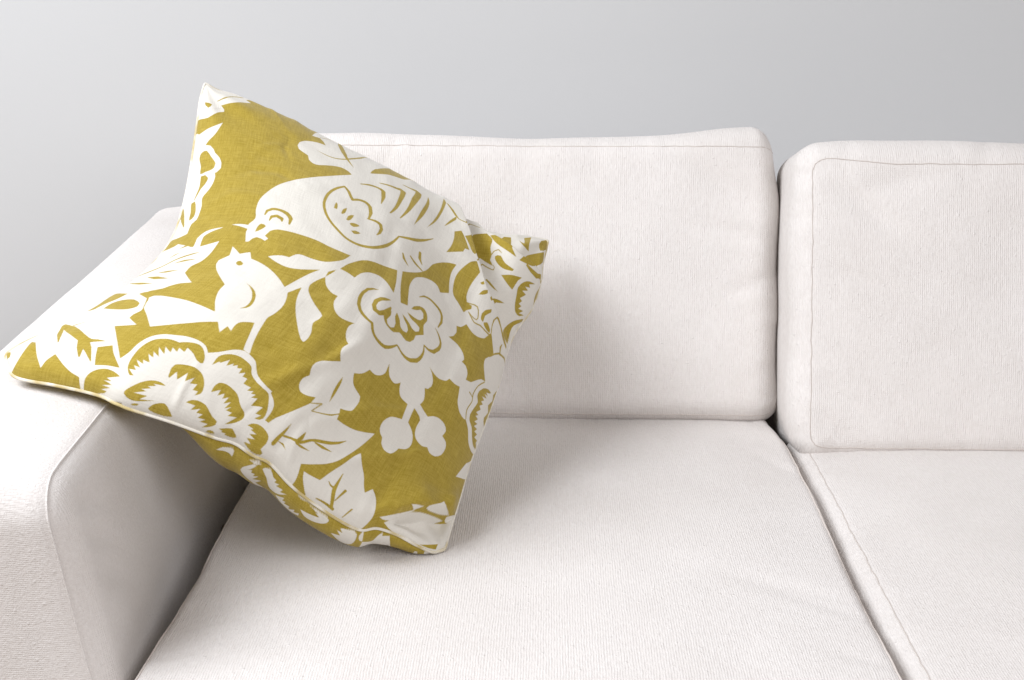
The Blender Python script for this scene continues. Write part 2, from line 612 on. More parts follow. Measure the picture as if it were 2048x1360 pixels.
def build_arm():
    yf, yb, zb = 1.062, 2.10, 0.03
    rf, rb = 0.046, 0.06
    prof = []
    zf = arm_top(yf + rf) - 0.0006
    for a in np.linspace(180, 90, 16):
        prof.append((yf + rf + rf * math.cos(math.radians(a)), zf - rf + rf * math.sin(math.radians(a))))
    for y in np.linspace(yf + rf, yb - rb, 220)[1:-1]:
        prof.append((y, arm_top(y)))
    zt = arm_top(yb - rb) + 0.0006
    for a in np.linspace(90, 0, 8):
        prof.append((yb - rb + rb * math.cos(math.radians(a)), zt - rb + rb * math.sin(math.radians(a))))
    for z in np.linspace(zt - rb, zb, 34)[1:]:
        prof.append((yb, z))
    for y in np.linspace(yb, yf, 90)[1:]:
        prof.append((y, zb))
    for z in np.linspace(zb, zf - rf, 112)[1:-1]:
        prof.append((yf, z))
    prof = np.array(prof)
    cen = np.array([(yf + yb) / 2, 0.36])
    tan = np.roll(prof, -1, 0) - np.roll(prof, 1, 0)
    nrm = np.stack([-tan[:, 1], tan[:, 0]], -1)
    nrm /= np.linalg.norm(nrm, axis=1)[:, None]
    if ((prof - cen) * nrm).sum() < 0:
        nrm = -nrm
    r = 0.036
    rings = []          # (profile yz, x fraction, x absolute)

    ins = prof - nrm * r
    seg = np.linalg.norm(np.roll(ins, -1, 0) - ins, axis=1)
    s_own = np.concatenate([[0], np.cumsum(seg)])
    total = s_own[-1]
    closed = np.vstack([ins, ins[:1]])
    s_even = np.arange(len(prof)) / len(prof) * total

    def cap(sign, xface):
        out = []
        for kk in np.linspace(0.004, 1.0, 130) ** 0.75:
            w = smoothstep(1.0, 0.80, kk)
            s = s_own[:-1] * (1 - w) + s_even * w
            q = np.stack([np.interp(s, s_own, closed[:, 0]), np.interp(s, s_own, closed[:, 1])], -1)
            q = cen + (q - cen) * kk
            x = xface + sign * 0.004 * (1 - kk ** 4)
            out.append((q, np.full(len(q), x)))
        for a in np.linspace(0, 90, 7)[1:]:
            a = math.radians(a)
            out.append((prof - nrm * r * (1 - math.sin(a)), np.full(len(prof), xface - sign * r * (1 - math.cos(a)))))
        return out
    a_ = cap(1, ARM_IN)
    b_ = cap(-1, ARM_OUT)[::-1]
    mid = [(prof + nrm * 0.0055 * math.sin(math.pi * t), np.full(len(prof), ARM_IN - r + (ARM_OUT + r - ARM_IN + r) * t))
           for t in np.linspace(0, 1, 30)[1:-1]]
    allr = a_ + mid + b_
    m = len(prof)
    V = np.vstack([np.stack([x, q[:, 0], q[:, 1]], -1) for q, x in allr])
    # inner side leans towards the seat low down
    infl = smoothstep(ARM_OUT + 0.05, ARM_IN - 0.01, V[:, 0])
    V[:, 0] += infl * np.clip(0.63 - V[:, 2], 0, 0.25) * 0.16 * smoothstep(1.40, 1.04, V[:, 1])
    # drag folds radiating from the front corner seam on the inner side
    inner = smoothstep(ARM_IN - 0.012, ARM_IN - 0.004, V[:, 0])
    for (cy, cz, ang, ln, wd, am) in ((1.130, 0.590, -18, 0.045, 0.012, 0.0045), (1.140, 0.548, -28, 0.050, 0.012, 0.0048),
                                      (1.150, 0.505, -34, 0.055, 0.014, 0.0042), (1.30, 0.54, -24, 0.12, 0.035, 0.0030)):
        a = math.radians(ang)
        dy, dz = V[:, 1] - cy, V[:, 2] - cz
        s, q = dy * math.cos(a) + dz * math.sin(a), -dy * math.sin(a) + dz * math.cos(a)
        V[:, 0] -= inner * am * np.exp(-(s / ln) ** 2 - (q / wd) ** 2)
    nz = vnoise(V, 8.0, 51) * 0.002 + vnoise(V, 21.0, 52) * 0.0008
    V[:, 2] += nz
    V[:, 1] += nz
    F = []
    for i in range(len(allr) - 1):
        j = np.arange(m)
        j2 = (j + 1) % m
        F.append(np.stack([i * m + j, i * m + j2, (i + 1) * m + j2, (i + 1) * m + j], -1))
    o = mesh_obj('arm', V - np.array(sofa.location), np.vstack(F), MAT_ARM, sofa)
    bm = bmesh.new()
    bm.from_mesh(o.data)
    bmesh.ops.recalc_face_normals(bm, faces=bm.faces)
    bm.to_mesh(o.data)
    bm.free()
    for pl in o.data.polygons:
        pl.use_smooth = True
    o['label'] = 'padded off-white sofa arm under the pillow corner'
    # welt along the inner top edge and down the front inner edge
    ring = len(a_) - 3
    start = 0
    idx = list(range(len(prof) - 110, len(prof))) + list(range(0, 16 + 218 + 4))
    path = V[ring * m + np.array(idx)]
    nn = np.zeros_like(path)
    nn[:, 0] = 0.0001
    nn[:, 1:] = nrm[np.array(idx)] * 0.0001
    tube('seam', path + nn - np.array(sofa.location), 0.0011, MAT_ARM, o, sides=6)
    return o


arm = build_arm()


# ---- frame under and behind the cushions
def frame_part(name, x0, x1, y0, y1, z0, z1, r):
    half = np.array([(x1 - x0) / 2, (y1 - y0) / 2, (z1 - z0) / 2])
    v, f, nr = rounded_box_mesh(half, r, 0.05)
    o = mesh_obj(name, v, f, MAT_SEAT)
    place(o, ((x0 + x1) / 2, (y0 + y1) / 2, (z0 + z1) / 2))
    return o


frame_part('base', -0.372, 1.08, 1.0, 2.09, 0.002, 0.255, 0.02)
frame_part('back_frame', -0.372, 1.08, 2.02, 2.13, 0.27, 0.70, 0.02)

# ------------------------------------------------------------------ printed pillow
SEAM = {
    'bottom': [[-0.5588, 1.2958, 0.674], [-0.5388, 1.268, 0.6656], [-0.4963, 1.252, 0.6631], [-0.4611, 1.24, 0.6605], [-0.4382, 1.232, 0.6571], [-0.4153, 1.222, 0.6503], [-0.3694, 1.222, 0.6352], [-0.3308, 1.228, 0.6177], [-0.31, 1.233, 0.6092], [-0.2939, 1.236, 0.5955], [-0.2776, 1.24, 0.5856], [-0.2592, 1.246, 0.5601], [-0.2391, 1.254, 0.5378], [-0.212, 1.266, 0.5118], [-0.1935, 1.276, 0.498], [-0.1784, 1.285, 0.4965], [-0.1577, 1.296, 0.4838], [-0.1372, 1.307, 0.4662], [-0.12, 1.318, 0.4531], [-0.1107, 1.3245, 0.452]],
    'right': [[-0.1107, 1.3245, 0.452], [-0.1047, 1.3586, 0.4688], [-0.0984, 1.3945, 0.484], [-0.0898, 1.4462, 0.5067], [-0.075, 1.5092, 0.5341], [-0.0604, 1.5726, 0.5646], [-0.0525, 1.6182, 0.5888], [-0.0414, 1.6546, 0.6097], [-0.0213, 1.6904, 0.6305], [-0.0099, 1.7254, 0.6558], [-0.0076, 1.7449, 0.675], [0.0001, 1.785, 0.7035]],
    'top': [[-0.4378, 1.7, 0.9225], [-0.4242, 1.7016, 0.9134], [-0.4029, 1.7144, 0.9039], [-0.3486, 1.7284, 0.8729], [-0.2859, 1.7375, 0.8348], [-0.216, 1.7514, 0.7959], [-0.1506, 1.7585, 0.7574], [-0.1036, 1.7523, 0.7269], [-0.0638, 1.7576, 0.7146], [-0.0307, 1.7731, 0.7111], [0.0001, 1.785, 0.7035]],
    'left': [[-0.5588, 1.2958, 0.674], [-0.5593, 1.3009, 0.6798], [-0.5503, 1.3138, 0.6856], [-0.526, 1.3357, 0.6947], [-0.4946, 1.3718, 0.7071], [-0.4658, 1.4148, 0.7234], [-0.4429, 1.4677, 0.7464], [-0.4346, 1.5101, 0.7676], [-0.4337, 1.5484, 0.7915], [-0.4358, 1.5916, 0.8208], [-0.4377, 1.6287, 0.8524], [-0.4388, 1.6574, 0.8801], [-0.4397, 1.6797, 0.9028], [-0.4378, 1.7, 0.9225]],
}

PRINT_FRONT = [
    ('c', [[.2442,.4985],[.2473,.5039],[.2505,.5093],[.252,.5151],[.2504,.5215],[.2471,.5285],[.2446,.5363],[.2438,.5429],[.2434,.5503],[.2436,.5577],[.2447,.5643],[.2465,.5703],[.2491,.5763],[.2524,.583],[.2563,.5905],[.2599,.597],[.2638,.6036],[.2682,.61],[.2729,.6163],[.2781,.6225],[.2828,.6277],[.288,.6331],[.2934,.6386],[.299,.6446],[.3046,.6505],[.3103,.6554],[.3151,.6593],[.3199,.6634],[.3248,.6677],[.3296,.672],[.3344,.6763],[.3392,.6806],[.344,.6849],[.3489,.6895],[.3538,.694],[.3587,.6983],[.3637,.7026],[.3688,.707],[.374,.7119],[.3793,.717],[.384,.7214],[.3888,.7258],[.3937,.7303],[.3988,.7353],[.4039,.7408],[.4091,.7465],[.4143,.7523],[.4194,.758],[.4361,.8068],[.4579,.8064],[.4634,.8118],[.4692,.8177],[.4751,.8236],[.4811,.8295],[.487,.8356],[.4928,.8419],[.498,.8478],[.5058,.8565],[.5123,.8629],[.5182,.8679],[.5246,.875],[.5317,.8851],[.5391,.8979],[.5469,.9131],[.5544,.9196],[.5767,.9524],[.5996,.986],[.6259,1.0243],[.6426,1.0225],[.6586,1.0268],[.6771,1.0362],[.6883,1.0366],[.6938,1.0352],[.716,1.039],[.7164,1.0206],[.7271,1.0062],[.7491,.9927],[.7791,1.1064],[.7726,1.0843],[.7902,1.0704],[.9327,1.1514],[.9217,1.1492],[.8681,1.1458],[.9366,1.122],[.9668,1.1268],[1.0001,1.1307],[1.0438,1.1298],[1.1011,1.1337],[1.097,1.1031],[1.0929,1.0682],[1.0941,1.0326],[1.0891,.9952],[1.0933,.9532],[1.1037,.9405],[1.1084,.9487],[1.1179,.9803],[1.1254,.8959],[1.1284,.9622],[1.1311,.9624],[1.1347,.9481],[1.142,.9396],[1.1077,.8911],[1.0713,.8442],[1.0366,.7978],[1.0038,.7513],[.9559,.719],[.9205,.7107],[.8891,.7065],[.8588,.7058],[.831,.708],[.8074,.7114],[.7862,.7147],[.764,.6647],[.7448,.6642],[.7271,.661],[.7098,.6551],[.6927,.6432],[.6749,.6286],[.6564,.6117],[.638,.5954],[.6196,.5784],[.6012,.5622],[.5829,.5462],[.5654,.5309],[.5498,.5188],[.5349,.5153],[.5197,.5091],[.5049,.5035],[.4904,.5007],[.476,.4995],[.4618,.4975],[.4564,.4969],[.4511,.4963],[.4458,.496],[.4402,.496],[.4356,.4963],[.4309,.4966],[.426,.4969],[.4211,.4972],[.4162,.4977],[.4113,.4985],[.4065,.4997],[.4016,.501],[.3966,.5021],[.3912,.5029],[.3865,.5033],[.3815,.5036],[.3764,.5038],[.3712,.5038],[.3661,.5038],[.3613,.5038],[.3556,.5038],[.3501,.5037],[.3447,.5035],[.3395,.5031],[.3343,.5025],[.3277,.5015],[.321,.5003],[.3146,.4991],[.3091,.4979],[.3023,.4946],[.2972,.4906],[.2929,.4759],[.3033,.4702],[.2999,.4634],[.2936,.4657],[.2876,.4677],[.2787,.4692],[.2743,.4665],[.2709,.4625],[.269,.4547],[.2622,.4534],[.2568,.4627],[.2517,.472],[.2483,.4792],[.2473,.4885]]),
    ('c', [[.3283,.4317],[.3322,.4347],[.3369,.4376],[.3414,.4395],[.3465,.4414],[.3514,.4428],[.3579,.4434],[.3642,.4433],[.3675,.4492],[.3713,.4543],[.3756,.4568],[.3812,.4577],[.3864,.4575],[.3924,.4568],[.399,.4564],[.4044,.4563],[.4103,.4562],[.416,.4562],[.4211,.4566],[.4263,.4577],[.4307,.4594],[.4354,.4621],[.4396,.465],[.4443,.4687],[.4488,.4731],[.4526,.4779],[.4562,.4842],[.4589,.4907],[.4618,.4975],[.477,.5306],[.5014,.5201],[.4889,.5027],[.4772,.4864],[.4663,.4703],[.4562,.4552],[.4411,.4383],[.4422,.4251],[.4396,.4212],[.437,.4173],[.4346,.4129],[.4323,.4079],[.4302,.4024],[.429,.3971],[.4296,.3903],[.432,.3841],[.4356,.3786],[.441,.3727],[.445,.3687],[.4497,.3645],[.4547,.3604],[.4594,.3566],[.4641,.3531],[.469,.3496],[.4735,.3463],[.4771,.3434],[.4823,.3373],[.4823,.3288],[.4808,.3248],[.479,.3202],[.4786,.3148],[.4809,.3082],[.4845,.301],[.4874,.2939],[.4891,.2874],[.4902,.2813],[.4906,.276],[.4902,.2693],[.4887,.2654],[.4828,.27],[.4795,.2739],[.4756,.2789],[.4711,.2849],[.4672,.2903],[.4629,.2963],[.4584,.3025],[.4539,.309],[.4502,.3144],[.4464,.3201],[.4426,.3257],[.4391,.331],[.4361,.336],[.4329,.3419],[.4301,.3477],[.4278,.3535],[.4256,.3595],[.4238,.3657],[.4224,.3718],[.4212,.3778],[.42,.3838],[.413,.3726],[.4064,.3609],[.3978,.3619],[.3961,.3738],[.3977,.3782],[.3993,.3826],[.4009,.3871],[.4025,.3915],[.4041,.3958],[.4058,.3999],[.4078,.4047],[.4099,.4093],[.412,.4137],[.414,.4179],[.4161,.4217],[.4187,.4259],[.4213,.4296],[.4239,.4331],[.4265,.4367],[.4223,.4348],[.418,.4327],[.4137,.4307],[.4094,.4286],[.4052,.4267],[.4012,.4249],[.3973,.4233],[.3936,.422],[.3884,.4205],[.3836,.4195],[.3792,.419],[.3748,.4189],[.3703,.4191],[.3645,.42],[.3586,.4216],[.3528,.4234],[.3473,.4252],[.3407,.4275],[.3346,.4297]]),
    ('c', [[.2442,.388],[.2415,.3983],[.2443,.4026],[.2481,.4066],[.2512,.4104],[.2544,.414],[.2434,.4382],[.2723,.4199],[.2899,.4285],[.3021,.4134],[.3102,.4128],[.3187,.4123],[.325,.4116],[.3314,.4105],[.3379,.4086],[.3446,.406],[.3516,.4026],[.3585,.3986],[.3637,.3954],[.3689,.392],[.374,.3885],[.3789,.3849],[.3852,.38],[.3912,.3752],[.3971,.3705],[.4063,.3629],[.4101,.3546],[.4135,.3465],[.416,.3388],[.4177,.3312],[.4185,.3236],[.4184,.3163],[.4178,.3092],[.4168,.3028],[.4151,.2978],[.4139,.2927],[.4145,.2864],[.4161,.2784],[.4171,.2733],[.4182,.2674],[.4195,.2612],[.4208,.2552],[.4226,.2477],[.4245,.2403],[.4264,.2334],[.4284,.2269],[.4304,.2206],[.4324,.2147],[.4354,.2064],[.4383,.1984],[.4254,.2041],[.4234,.2103],[.4213,.2165],[.4193,.2229],[.4173,.2297],[.4152,.2369],[.4128,.2448],[.4108,.2513],[.4087,.258],[.4065,.2647],[.4043,.2714],[.4004,.2703],[.3966,.2692],[.393,.2677],[.3897,.2659],[.3867,.2637],[.3845,.2609],[.3835,.2553],[.3839,.2489],[.3853,.2424],[.3872,.2357],[.3753,.2466],[.3743,.2268],[.3565,.2517],[.3532,.2502],[.35,.2487],[.3468,.2473],[.3435,.2456],[.3399,.2436],[.3359,.2411],[.3334,.2393],[.3307,.2372],[.3278,.2349],[.3248,.2323],[.3216,.2296],[.3183,.2267],[.315,.2237],[.3117,.2207],[.3084,.2178],[.3053,.2151],[.3023,.2127],[.2987,.2101],[.2952,.2076],[.2917,.2052],[.2882,.203],[.2847,.201],[.2811,.199],[.2775,.1971],[.2738,.1952],[.27,.1933],[.2619,.2011],[.2533,.2093],[.2441,.2182],[.2353,.2263],[.2245,.2352],[.2145,.2429],[.2063,.2504],[.201,.2577],[.1981,.2645],[.195,.2713],[.1878,.2806],[.1919,.2862],[.1963,.2871],[.2022,.2876],[.2101,.2874],[.2166,.2867],[.2241,.2858],[.2321,.2848],[.2398,.2838],[.2469,.2829],[.2544,.2819],[.2614,.2808],[.2683,.2797],[.2757,.2784],[.2821,.2772],[.2887,.2761],[.2953,.275],[.3018,.2741],[.3083,.2733],[.3146,.2729],[.3207,.2726],[.3265,.2723],[.3321,.2718],[.3375,.2712],[.3331,.2768],[.3284,.2826],[.3237,.2883],[.3193,.294],[.3152,.2999],[.3115,.3059],[.3082,.3119],[.3057,.3177],[.3038,.3246],[.3032,.3311],[.3025,.3376],[.2959,.3422],[.2892,.3466],[.2824,.3511],[.2748,.3568],[.2665,.3635],[.2589,.3705],[.2501,.3801]]),
    ('c', [[.4618,.4975],[.457,.4781],[.4532,.46],[.4501,.4433],[.4422,.4251],[.4454,.4192],[.4485,.4133],[.4523,.4082],[.4571,.4038],[.4626,.4],[.4679,.3968],[.4726,.3952],[.4772,.3946],[.4817,.3939],[.4814,.3866],[.4822,.3792],[.4855,.3706],[.4907,.362],[.4952,.3568],[.5003,.3525],[.5053,.35],[.5101,.3493],[.5151,.3499],[.52,.351],[.525,.3526],[.53,.3546],[.535,.3563],[.5321,.3506],[.5304,.3443],[.5308,.3389],[.5322,.3332],[.5342,.3278],[.5386,.3205],[.5432,.3141],[.5492,.3088],[.5476,.3037],[.5459,.2987],[.5452,.2937],[.5467,.2858],[.5496,.2786],[.5532,.2726],[.5572,.2675],[.5532,.2634],[.5492,.2597],[.5452,.2563],[.5407,.2534],[.5363,.2506],[.5326,.2473],[.5288,.2413],[.5266,.2348],[.526,.2282],[.5269,.2215],[.5282,.2169],[.5301,.2123],[.532,.2076],[.5291,.2011],[.5271,.1945],[.527,.1895],[.5277,.1842],[.5292,.1795],[.5327,.1735],[.5375,.1686],[.5429,.1662],[.5488,.1658],[.553,.167],[.5573,.1696],[.5616,.1728],[.5609,.1552],[.5778,.1702],[.5713,.1453],[.5854,.1582],[.6001,.1705],[.6084,.1854],[.6043,.1967],[.6093,.199],[.6141,.2014],[.6189,.2045],[.6227,.2086],[.624,.2145],[.6243,.2218],[.6246,.2304],[.6242,.2381],[.6205,.2471],[.6153,.2491],[.6094,.2505],[.6041,.2523],[.5994,.2546],[.5958,.258],[.5928,.2623],[.5901,.2675],[.5877,.2731],[.592,.2773],[.5963,.2817],[.6001,.2867],[.6029,.2926],[.6052,.299],[.6075,.3052],[.6138,.3047],[.6199,.3053],[.6253,.3084],[.6298,.313],[.6331,.3183],[.6349,.3243],[.6344,.3303],[.633,.3364],[.6322,.3425],[.6313,.3487],[.6341,.3419],[.6374,.3355],[.6403,.3316],[.6435,.3279],[.6473,.3252],[.652,.3236],[.6573,.3228],[.662,.3234],[.6669,.328],[.6712,.334],[.6734,.3284],[.676,.3229],[.6797,.3175],[.6842,.3132],[.6895,.3111],[.6954,.3102],[.7013,.3098],[.7075,.3095],[.7085,.3015],[.7094,.2931],[.7103,.2865],[.7117,.2795],[.7131,.2734],[.7062,.2704],[.6997,.2672],[.694,.264],[.6891,.2596],[.6861,.255],[.6836,.2492],[.682,.2435],[.6817,.2349],[.6831,.227],[.686,.2215],[.6897,.2177],[.6967,.2138],[.6985,.2081],[.7009,.2019],[.7062,.1968],[.7126,.1922],[.7196,.1895],[.7262,.1902],[.7303,.1944],[.7332,.2008],[.7354,.2079],[.7371,.2148],[.7427,.2173],[.7483,.2194],[.7529,.222],[.7573,.2274],[.7591,.2342],[.7586,.2401],[.7567,.2467],[.7542,.2529],[.7512,.2583],[.7474,.2631],[.7432,.2675],[.7385,.2714],[.7334,.2748],[.7282,.2778],[.7273,.2849],[.7263,.2919],[.7256,.2972],[.725,.3037],[.7244,.311],[.7298,.3079],[.7356,.3053],[.7411,.3032],[.7453,.3012],[.7507,.2952],[.7505,.2885],[.7503,.2818],[.7507,.2754],[.7529,.2669],[.7567,.2593],[.7629,.2518],[.7712,.2437],[.78,.2369],[.7879,.2335],[.7946,.2341],[.8012,.2366],[.806,.2293],[.8121,.2252],[.8213,.2246],[.8311,.2263],[.8397,.2312],[.8466,.2384],[.8506,.2487],[.8519,.2593],[.8503,.2665],[.8455,.2719],[.8399,.2747],[.833,.2771],[.8264,.2798],[.8295,.2871],[.8305,.2942],[.8254,.3011],[.8167,.3068],[.8092,.3093],[.8006,.3108],[.7928,.3114],[.7834,.3106],[.7753,.3097],[.7645,.308],[.7551,.3144],[.7469,.3187],[.7393,.3225],[.732,.3261],[.7338,.3321],[.7346,.3381],[.7326,.3443],[.7295,.3505],[.7261,.3563],[.7225,.3619],[.7301,.3646],[.7348,.3744],[.7342,.3806],[.7317,.387],[.7272,.393],[.7215,.3984],[.7173,.4014],[.7127,.4042],[.7083,.4068],[.7141,.405],[.72,.4031],[.7259,.4015],[.7344,.3999],[.7432,.3995],[.7537,.4011],[.7633,.4021],[.7694,.4078],[.7803,.4024],[.7903,.3998],[.7993,.3998],[.8082,.4007],[.8115,.3926],[.815,.3839],[.8172,.3777],[.8196,.3715],[.8234,.3656],[.8278,.3611],[.8333,.3566],[.8393,.3525],[.8452,.3494],[.8579,.3462],[.8692,.3457],[.8786,.3481],[.8865,.3448],[.8946,.3416],[.903,.3373],[.9083,.3336],[.9137,.3292],[.9193,.3247],[.9249,.3204],[.9307,.317],[.941,.3133],[.9521,.3112],[.9633,.3102],[.981,.3114],[.9985,.3163],[1.04,.3397],[1.0794,.3596],[1.0862,.3852],[1.0914,.4026],[1.0966,.4171],[1.1022,.4565],[1.1046,.471],[1.11,.5049],[1.1134,.531],[1.1179,.5515],[1.1207,.5641],[1.1263,.6056],[1.1274,.6242],[1.1336,.6618],[1.1581,.7337],[1.1814,.7824],[1.1924,.5621],[1.2,.6665],[1.2,.8727],[1.2,.8186],[1.2,.8744],[1.1979,.8543],[1.1808,.8713],[1.168,.9138],[1.1576,.9263],[1.1474,.9328],[1.138,.9481],[1.1327,.9624],[1.13,.9623],[1.1263,.9054],[1.119,.9515],[1.1156,.9815],[1.1054,.9415],[1.1003,.9354],[1.0806,.9962],[1.0975,1.0135],[1.0569,1.0069],[1.0169,.9961],[.9721,.9729],[.9326,.9412],[.8995,.9188],[.8704,.9066],[.8466,.9083],[.8001,.838],[.7827,.8364],[.7667,.8365],[.7515,.8363],[.7365,.8343],[.7024,.7581],[.6857,.7377],[.6705,.7201],[.6567,.7043],[.6438,.688],[.631,.6721],[.6175,.6541],[.6028,.6357],[.5874,.618],[.5713,.5989],[.5561,.583],[.5418,.5706],[.5272,.5564],[.5124,.5401],[.4989,.5271],[.4861,.5172],[.4738,.5079]]),
    ('c', [[.3321,.8775],[.341,.9243],[.3471,.9497],[.3532,.9574],[.3645,.9822],[.3826,.9804],[.4025,.9889],[.4227,.9951],[.441,.9984],[.4597,1.0058],[.4685,.9912],[.4798,.9803],[.4943,.9783],[.5058,.9675],[.518,.9608],[.5352,.9686],[.5037,.9201],[.4945,.8909],[.4861,.8691],[.4772,.8547],[.4692,.8435],[.4602,.8217],[.4567,.8067],[.4771,.7987],[.4581,.7782],[.4394,.7577],[.4211,.7394],[.4195,.7566],[.4156,.7626],[.411,.7677],[.4044,.7707],[.3972,.7718],[.3907,.77],[.3838,.7661],[.3784,.7623],[.3726,.7578],[.3668,.7532],[.361,.7485],[.3553,.7438],[.3501,.7404],[.3434,.7381],[.3376,.7385],[.332,.7423],[.3276,.748],[.3242,.7636],[.319,.7661],[.3136,.7692],[.3075,.7731],[.3023,.7779],[.2987,.7915],[.3017,.8071],[.3069,.8164],[.314,.8261],[.3221,.8335],[.3306,.8394],[.3387,.8445],[.3467,.8487],[.352,.8503],[.3573,.8511],[.3625,.8517],[.3578,.8722],[.35,.8868],[.3419,.8825]]),
    ('c', [[.2029,.4493],[.2035,.4434],[.2044,.4374],[.2055,.4312],[.2064,.4251],[.207,.4193],[.2072,.4126],[.2069,.4065],[.206,.4008],[.2046,.3955],[.2019,.3909],[.198,.387],[.1943,.3833],[.1918,.3794],[.1914,.3736],[.1928,.3673],[.1945,.3608],[.237,.3313],[.2311,.3304],[.2249,.3296],[.2189,.3286],[.2136,.3274],[.208,.3251],[.2035,.3225],[.1994,.3197],[.1958,.3169],[.1927,.3139],[.1895,.311],[.1766,.3069],[.1629,.3032],[.1854,.2776],[.2067,.2489],[.2114,.2389],[.2101,.2345],[.2079,.2295],[.2066,.2247],[.2093,.2133],[.2434,.1927],[.2311,.1894],[.2184,.186],[.2057,.1822],[.2139,.1743],[.2218,.1667],[.2294,.1589],[.2369,.1511],[.2443,.1431],[.2518,.1349],[.259,.1266],[.2659,.1186],[.2724,.1108],[.2785,.1033],[.2843,.0959],[.2897,.0889],[.2904,.0947],[.291,.1005],[.2914,.1063],[.2915,.1119],[.2908,.1191],[.2895,.1262],[.2885,.133],[.288,.1397],[.2879,.1461],[.2884,.1521],[.2892,.1564],[.2903,.1606],[.2919,.1645],[.2938,.1681],[.2962,.1716],[.2989,.1748],[.3021,.1779],[.3057,.1808],[.3091,.1831],[.313,.1852],[.3171,.1872],[.3211,.1892],[.3248,.191],[.3289,.193],[.3327,.1947],[.3366,.196],[.3407,.1968],[.3453,.1971],[.3501,.197],[.355,.1964],[.3596,.1954],[.3656,.1932],[.3712,.1904],[.3763,.1869],[.3809,.1824],[.385,.1771],[.389,.1719],[.392,.1741],[.3951,.1763],[.3981,.1786],[.4009,.1814],[.4038,.1844],[.4066,.1875],[.4093,.1907],[.412,.1939],[.415,.1966],[.4185,.1988],[.4222,.2006],[.4262,.2013],[.4305,.2008],[.4351,.1992],[.4396,.197],[.4443,.1943],[.449,.191],[.4529,.1877],[.4567,.1828],[.4599,.1772],[.4641,.1699],[.4688,.1625],[.4739,.1565],[.4799,.1503],[.4849,.1453],[.4904,.1403],[.4953,.1365],[.501,.1334],[.5061,.1318],[.506,.1279],[.5092,.1248],[.5135,.1206],[.5177,.1153],[.5213,.1089],[.5229,.1041],[.5241,.0987],[.5249,.0925],[.5252,.0872],[.5252,.0814],[.5251,.0754],[.525,.0695],[.5312,.0693],[.5321,.0744],[.533,.0796],[.5344,.0853],[.536,.09],[.5381,.095],[.5403,.0999],[.5424,.1047],[.5444,.1092],[.5464,.1138],[.5484,.1186],[.5504,.1239],[.5523,.1289],[.5543,.1346],[.5563,.1404],[.5581,.1456],[.5595,.1496],[.5609,.1552],[.5778,.1702],[.5977,.1821],[.6084,.1854],[.6109,.1727],[.6164,.1743],[.6218,.1759],[.6275,.1776],[.632,.1791],[.6367,.1806],[.6413,.1825],[.6458,.1844],[.6514,.1874],[.6568,.1907],[.6624,.1945],[.6667,.1978],[.6711,.2015],[.6757,.2053],[.6803,.2089],[.6793,.203],[.6783,.197],[.6769,.1896],[.6757,.184],[.6744,.1777],[.6729,.1712],[.6713,.1646],[.6696,.1583],[.6679,.152],[.6661,.1455],[.6643,.1389],[.6625,.1325],[.6607,.1265],[.6587,.1197],[.6568,.1135],[.6548,.1078],[.6524,.1022],[.6496,.0967],[.6464,.0914],[.643,.0864],[.6393,.0813],[.636,.0769],[.6324,.0724],[.6287,.068],[.625,.0638],[.6215,.0597],[.6175,.0551],[.6135,.0508],[.6096,.0466],[.6057,.0422],[.6068,.0359],[.608,.0295],[.609,.0234],[.6096,.0178],[.6098,.0131],[.6093,.0062],[.6086,.0022],[.6055,-.0065],[.6026,-.0151],[.5909,-.0163],[.5792,-.017],[.5676,-.0185],[.5567,-.0182],[.5467,-.0169],[.5368,-.0143],[.5269,-.0131],[.5167,-.0138],[.5061,-.016],[.496,-.0166],[.4858,-.0158],[.4754,-.0151],[.4653,-.0152],[.4552,-.0157],[.4451,-.0162],[.435,-.0166],[.4249,-.017],[.4147,-.0173],[.4045,-.0176],[.3941,-.0178],[.3838,-.0181],[.3733,-.0184],[.3627,-.0187],[.352,-.0192],[.3411,-.0196],[.3301,-.0207],[.3234,-.0306],[.3166,-.0418],[.2855,-.028],[.2732,-.0268],[.2599,-.0268],[.2454,-.0266],[.2299,-.0269],[.214,-.027],[.1971,-.0263],[.1792,-.0261],[.1602,-.0263],[.1417,-.0251],[.1217,-.0242],[.0981,-.0255],[.0687,-.0296],[.0468,-.0298],[.0121,-.0361],[-.007,-.0411],[-.0296,-.0251],[-.0244,.0075],[-.0298,.019],[-.0532,.0389],[-.0543,.068],[-.0518,.1076],[-.0471,.1127],[-.049,.1273],[-.0502,.1447],[-.0463,.1553],[-.0429,.1712],[-.047,.2001],[-.0455,.2208],[-.0439,.2437],[-.0413,.2662],[-.0438,.2923],[-.0422,.3117],[-.0384,.3283],[-.0438,.3559],[-.0394,.3702],[-.0439,.3851],[-.0428,.4],[-.0344,.4103],[-.0443,.4372],[-.052,.4528],[-.0433,.4653],[-.0471,.4833],[-.045,.498],[-.0435,.5106],[-.0199,.4961],[.0064,.4805],[.066,.4589],[.109,.4462],[.1386,.4374],[.1604,.4354],[.1751,.4398],[.1892,.4443]]),
    ('C', [[.185,.4857,.001],[.1796,.4843,.00168],[.1718,.4825,.00265],[.1645,.4807,.0036],[.1561,.4779,.00499],[.1494,.4743,.00632],[.1447,.4691,.00703],[.143,.4624,.00766],[.1498,.4462,.00728],[.1574,.4305,.00892]]),
    ('C', [[.2059,.4932,.00046],[.2142,.4931,.00155],[.225,.493,.00299],[.2362,.4922,.00387],[.2459,.4912,.00461],[.2538,.4897,.00455]]),
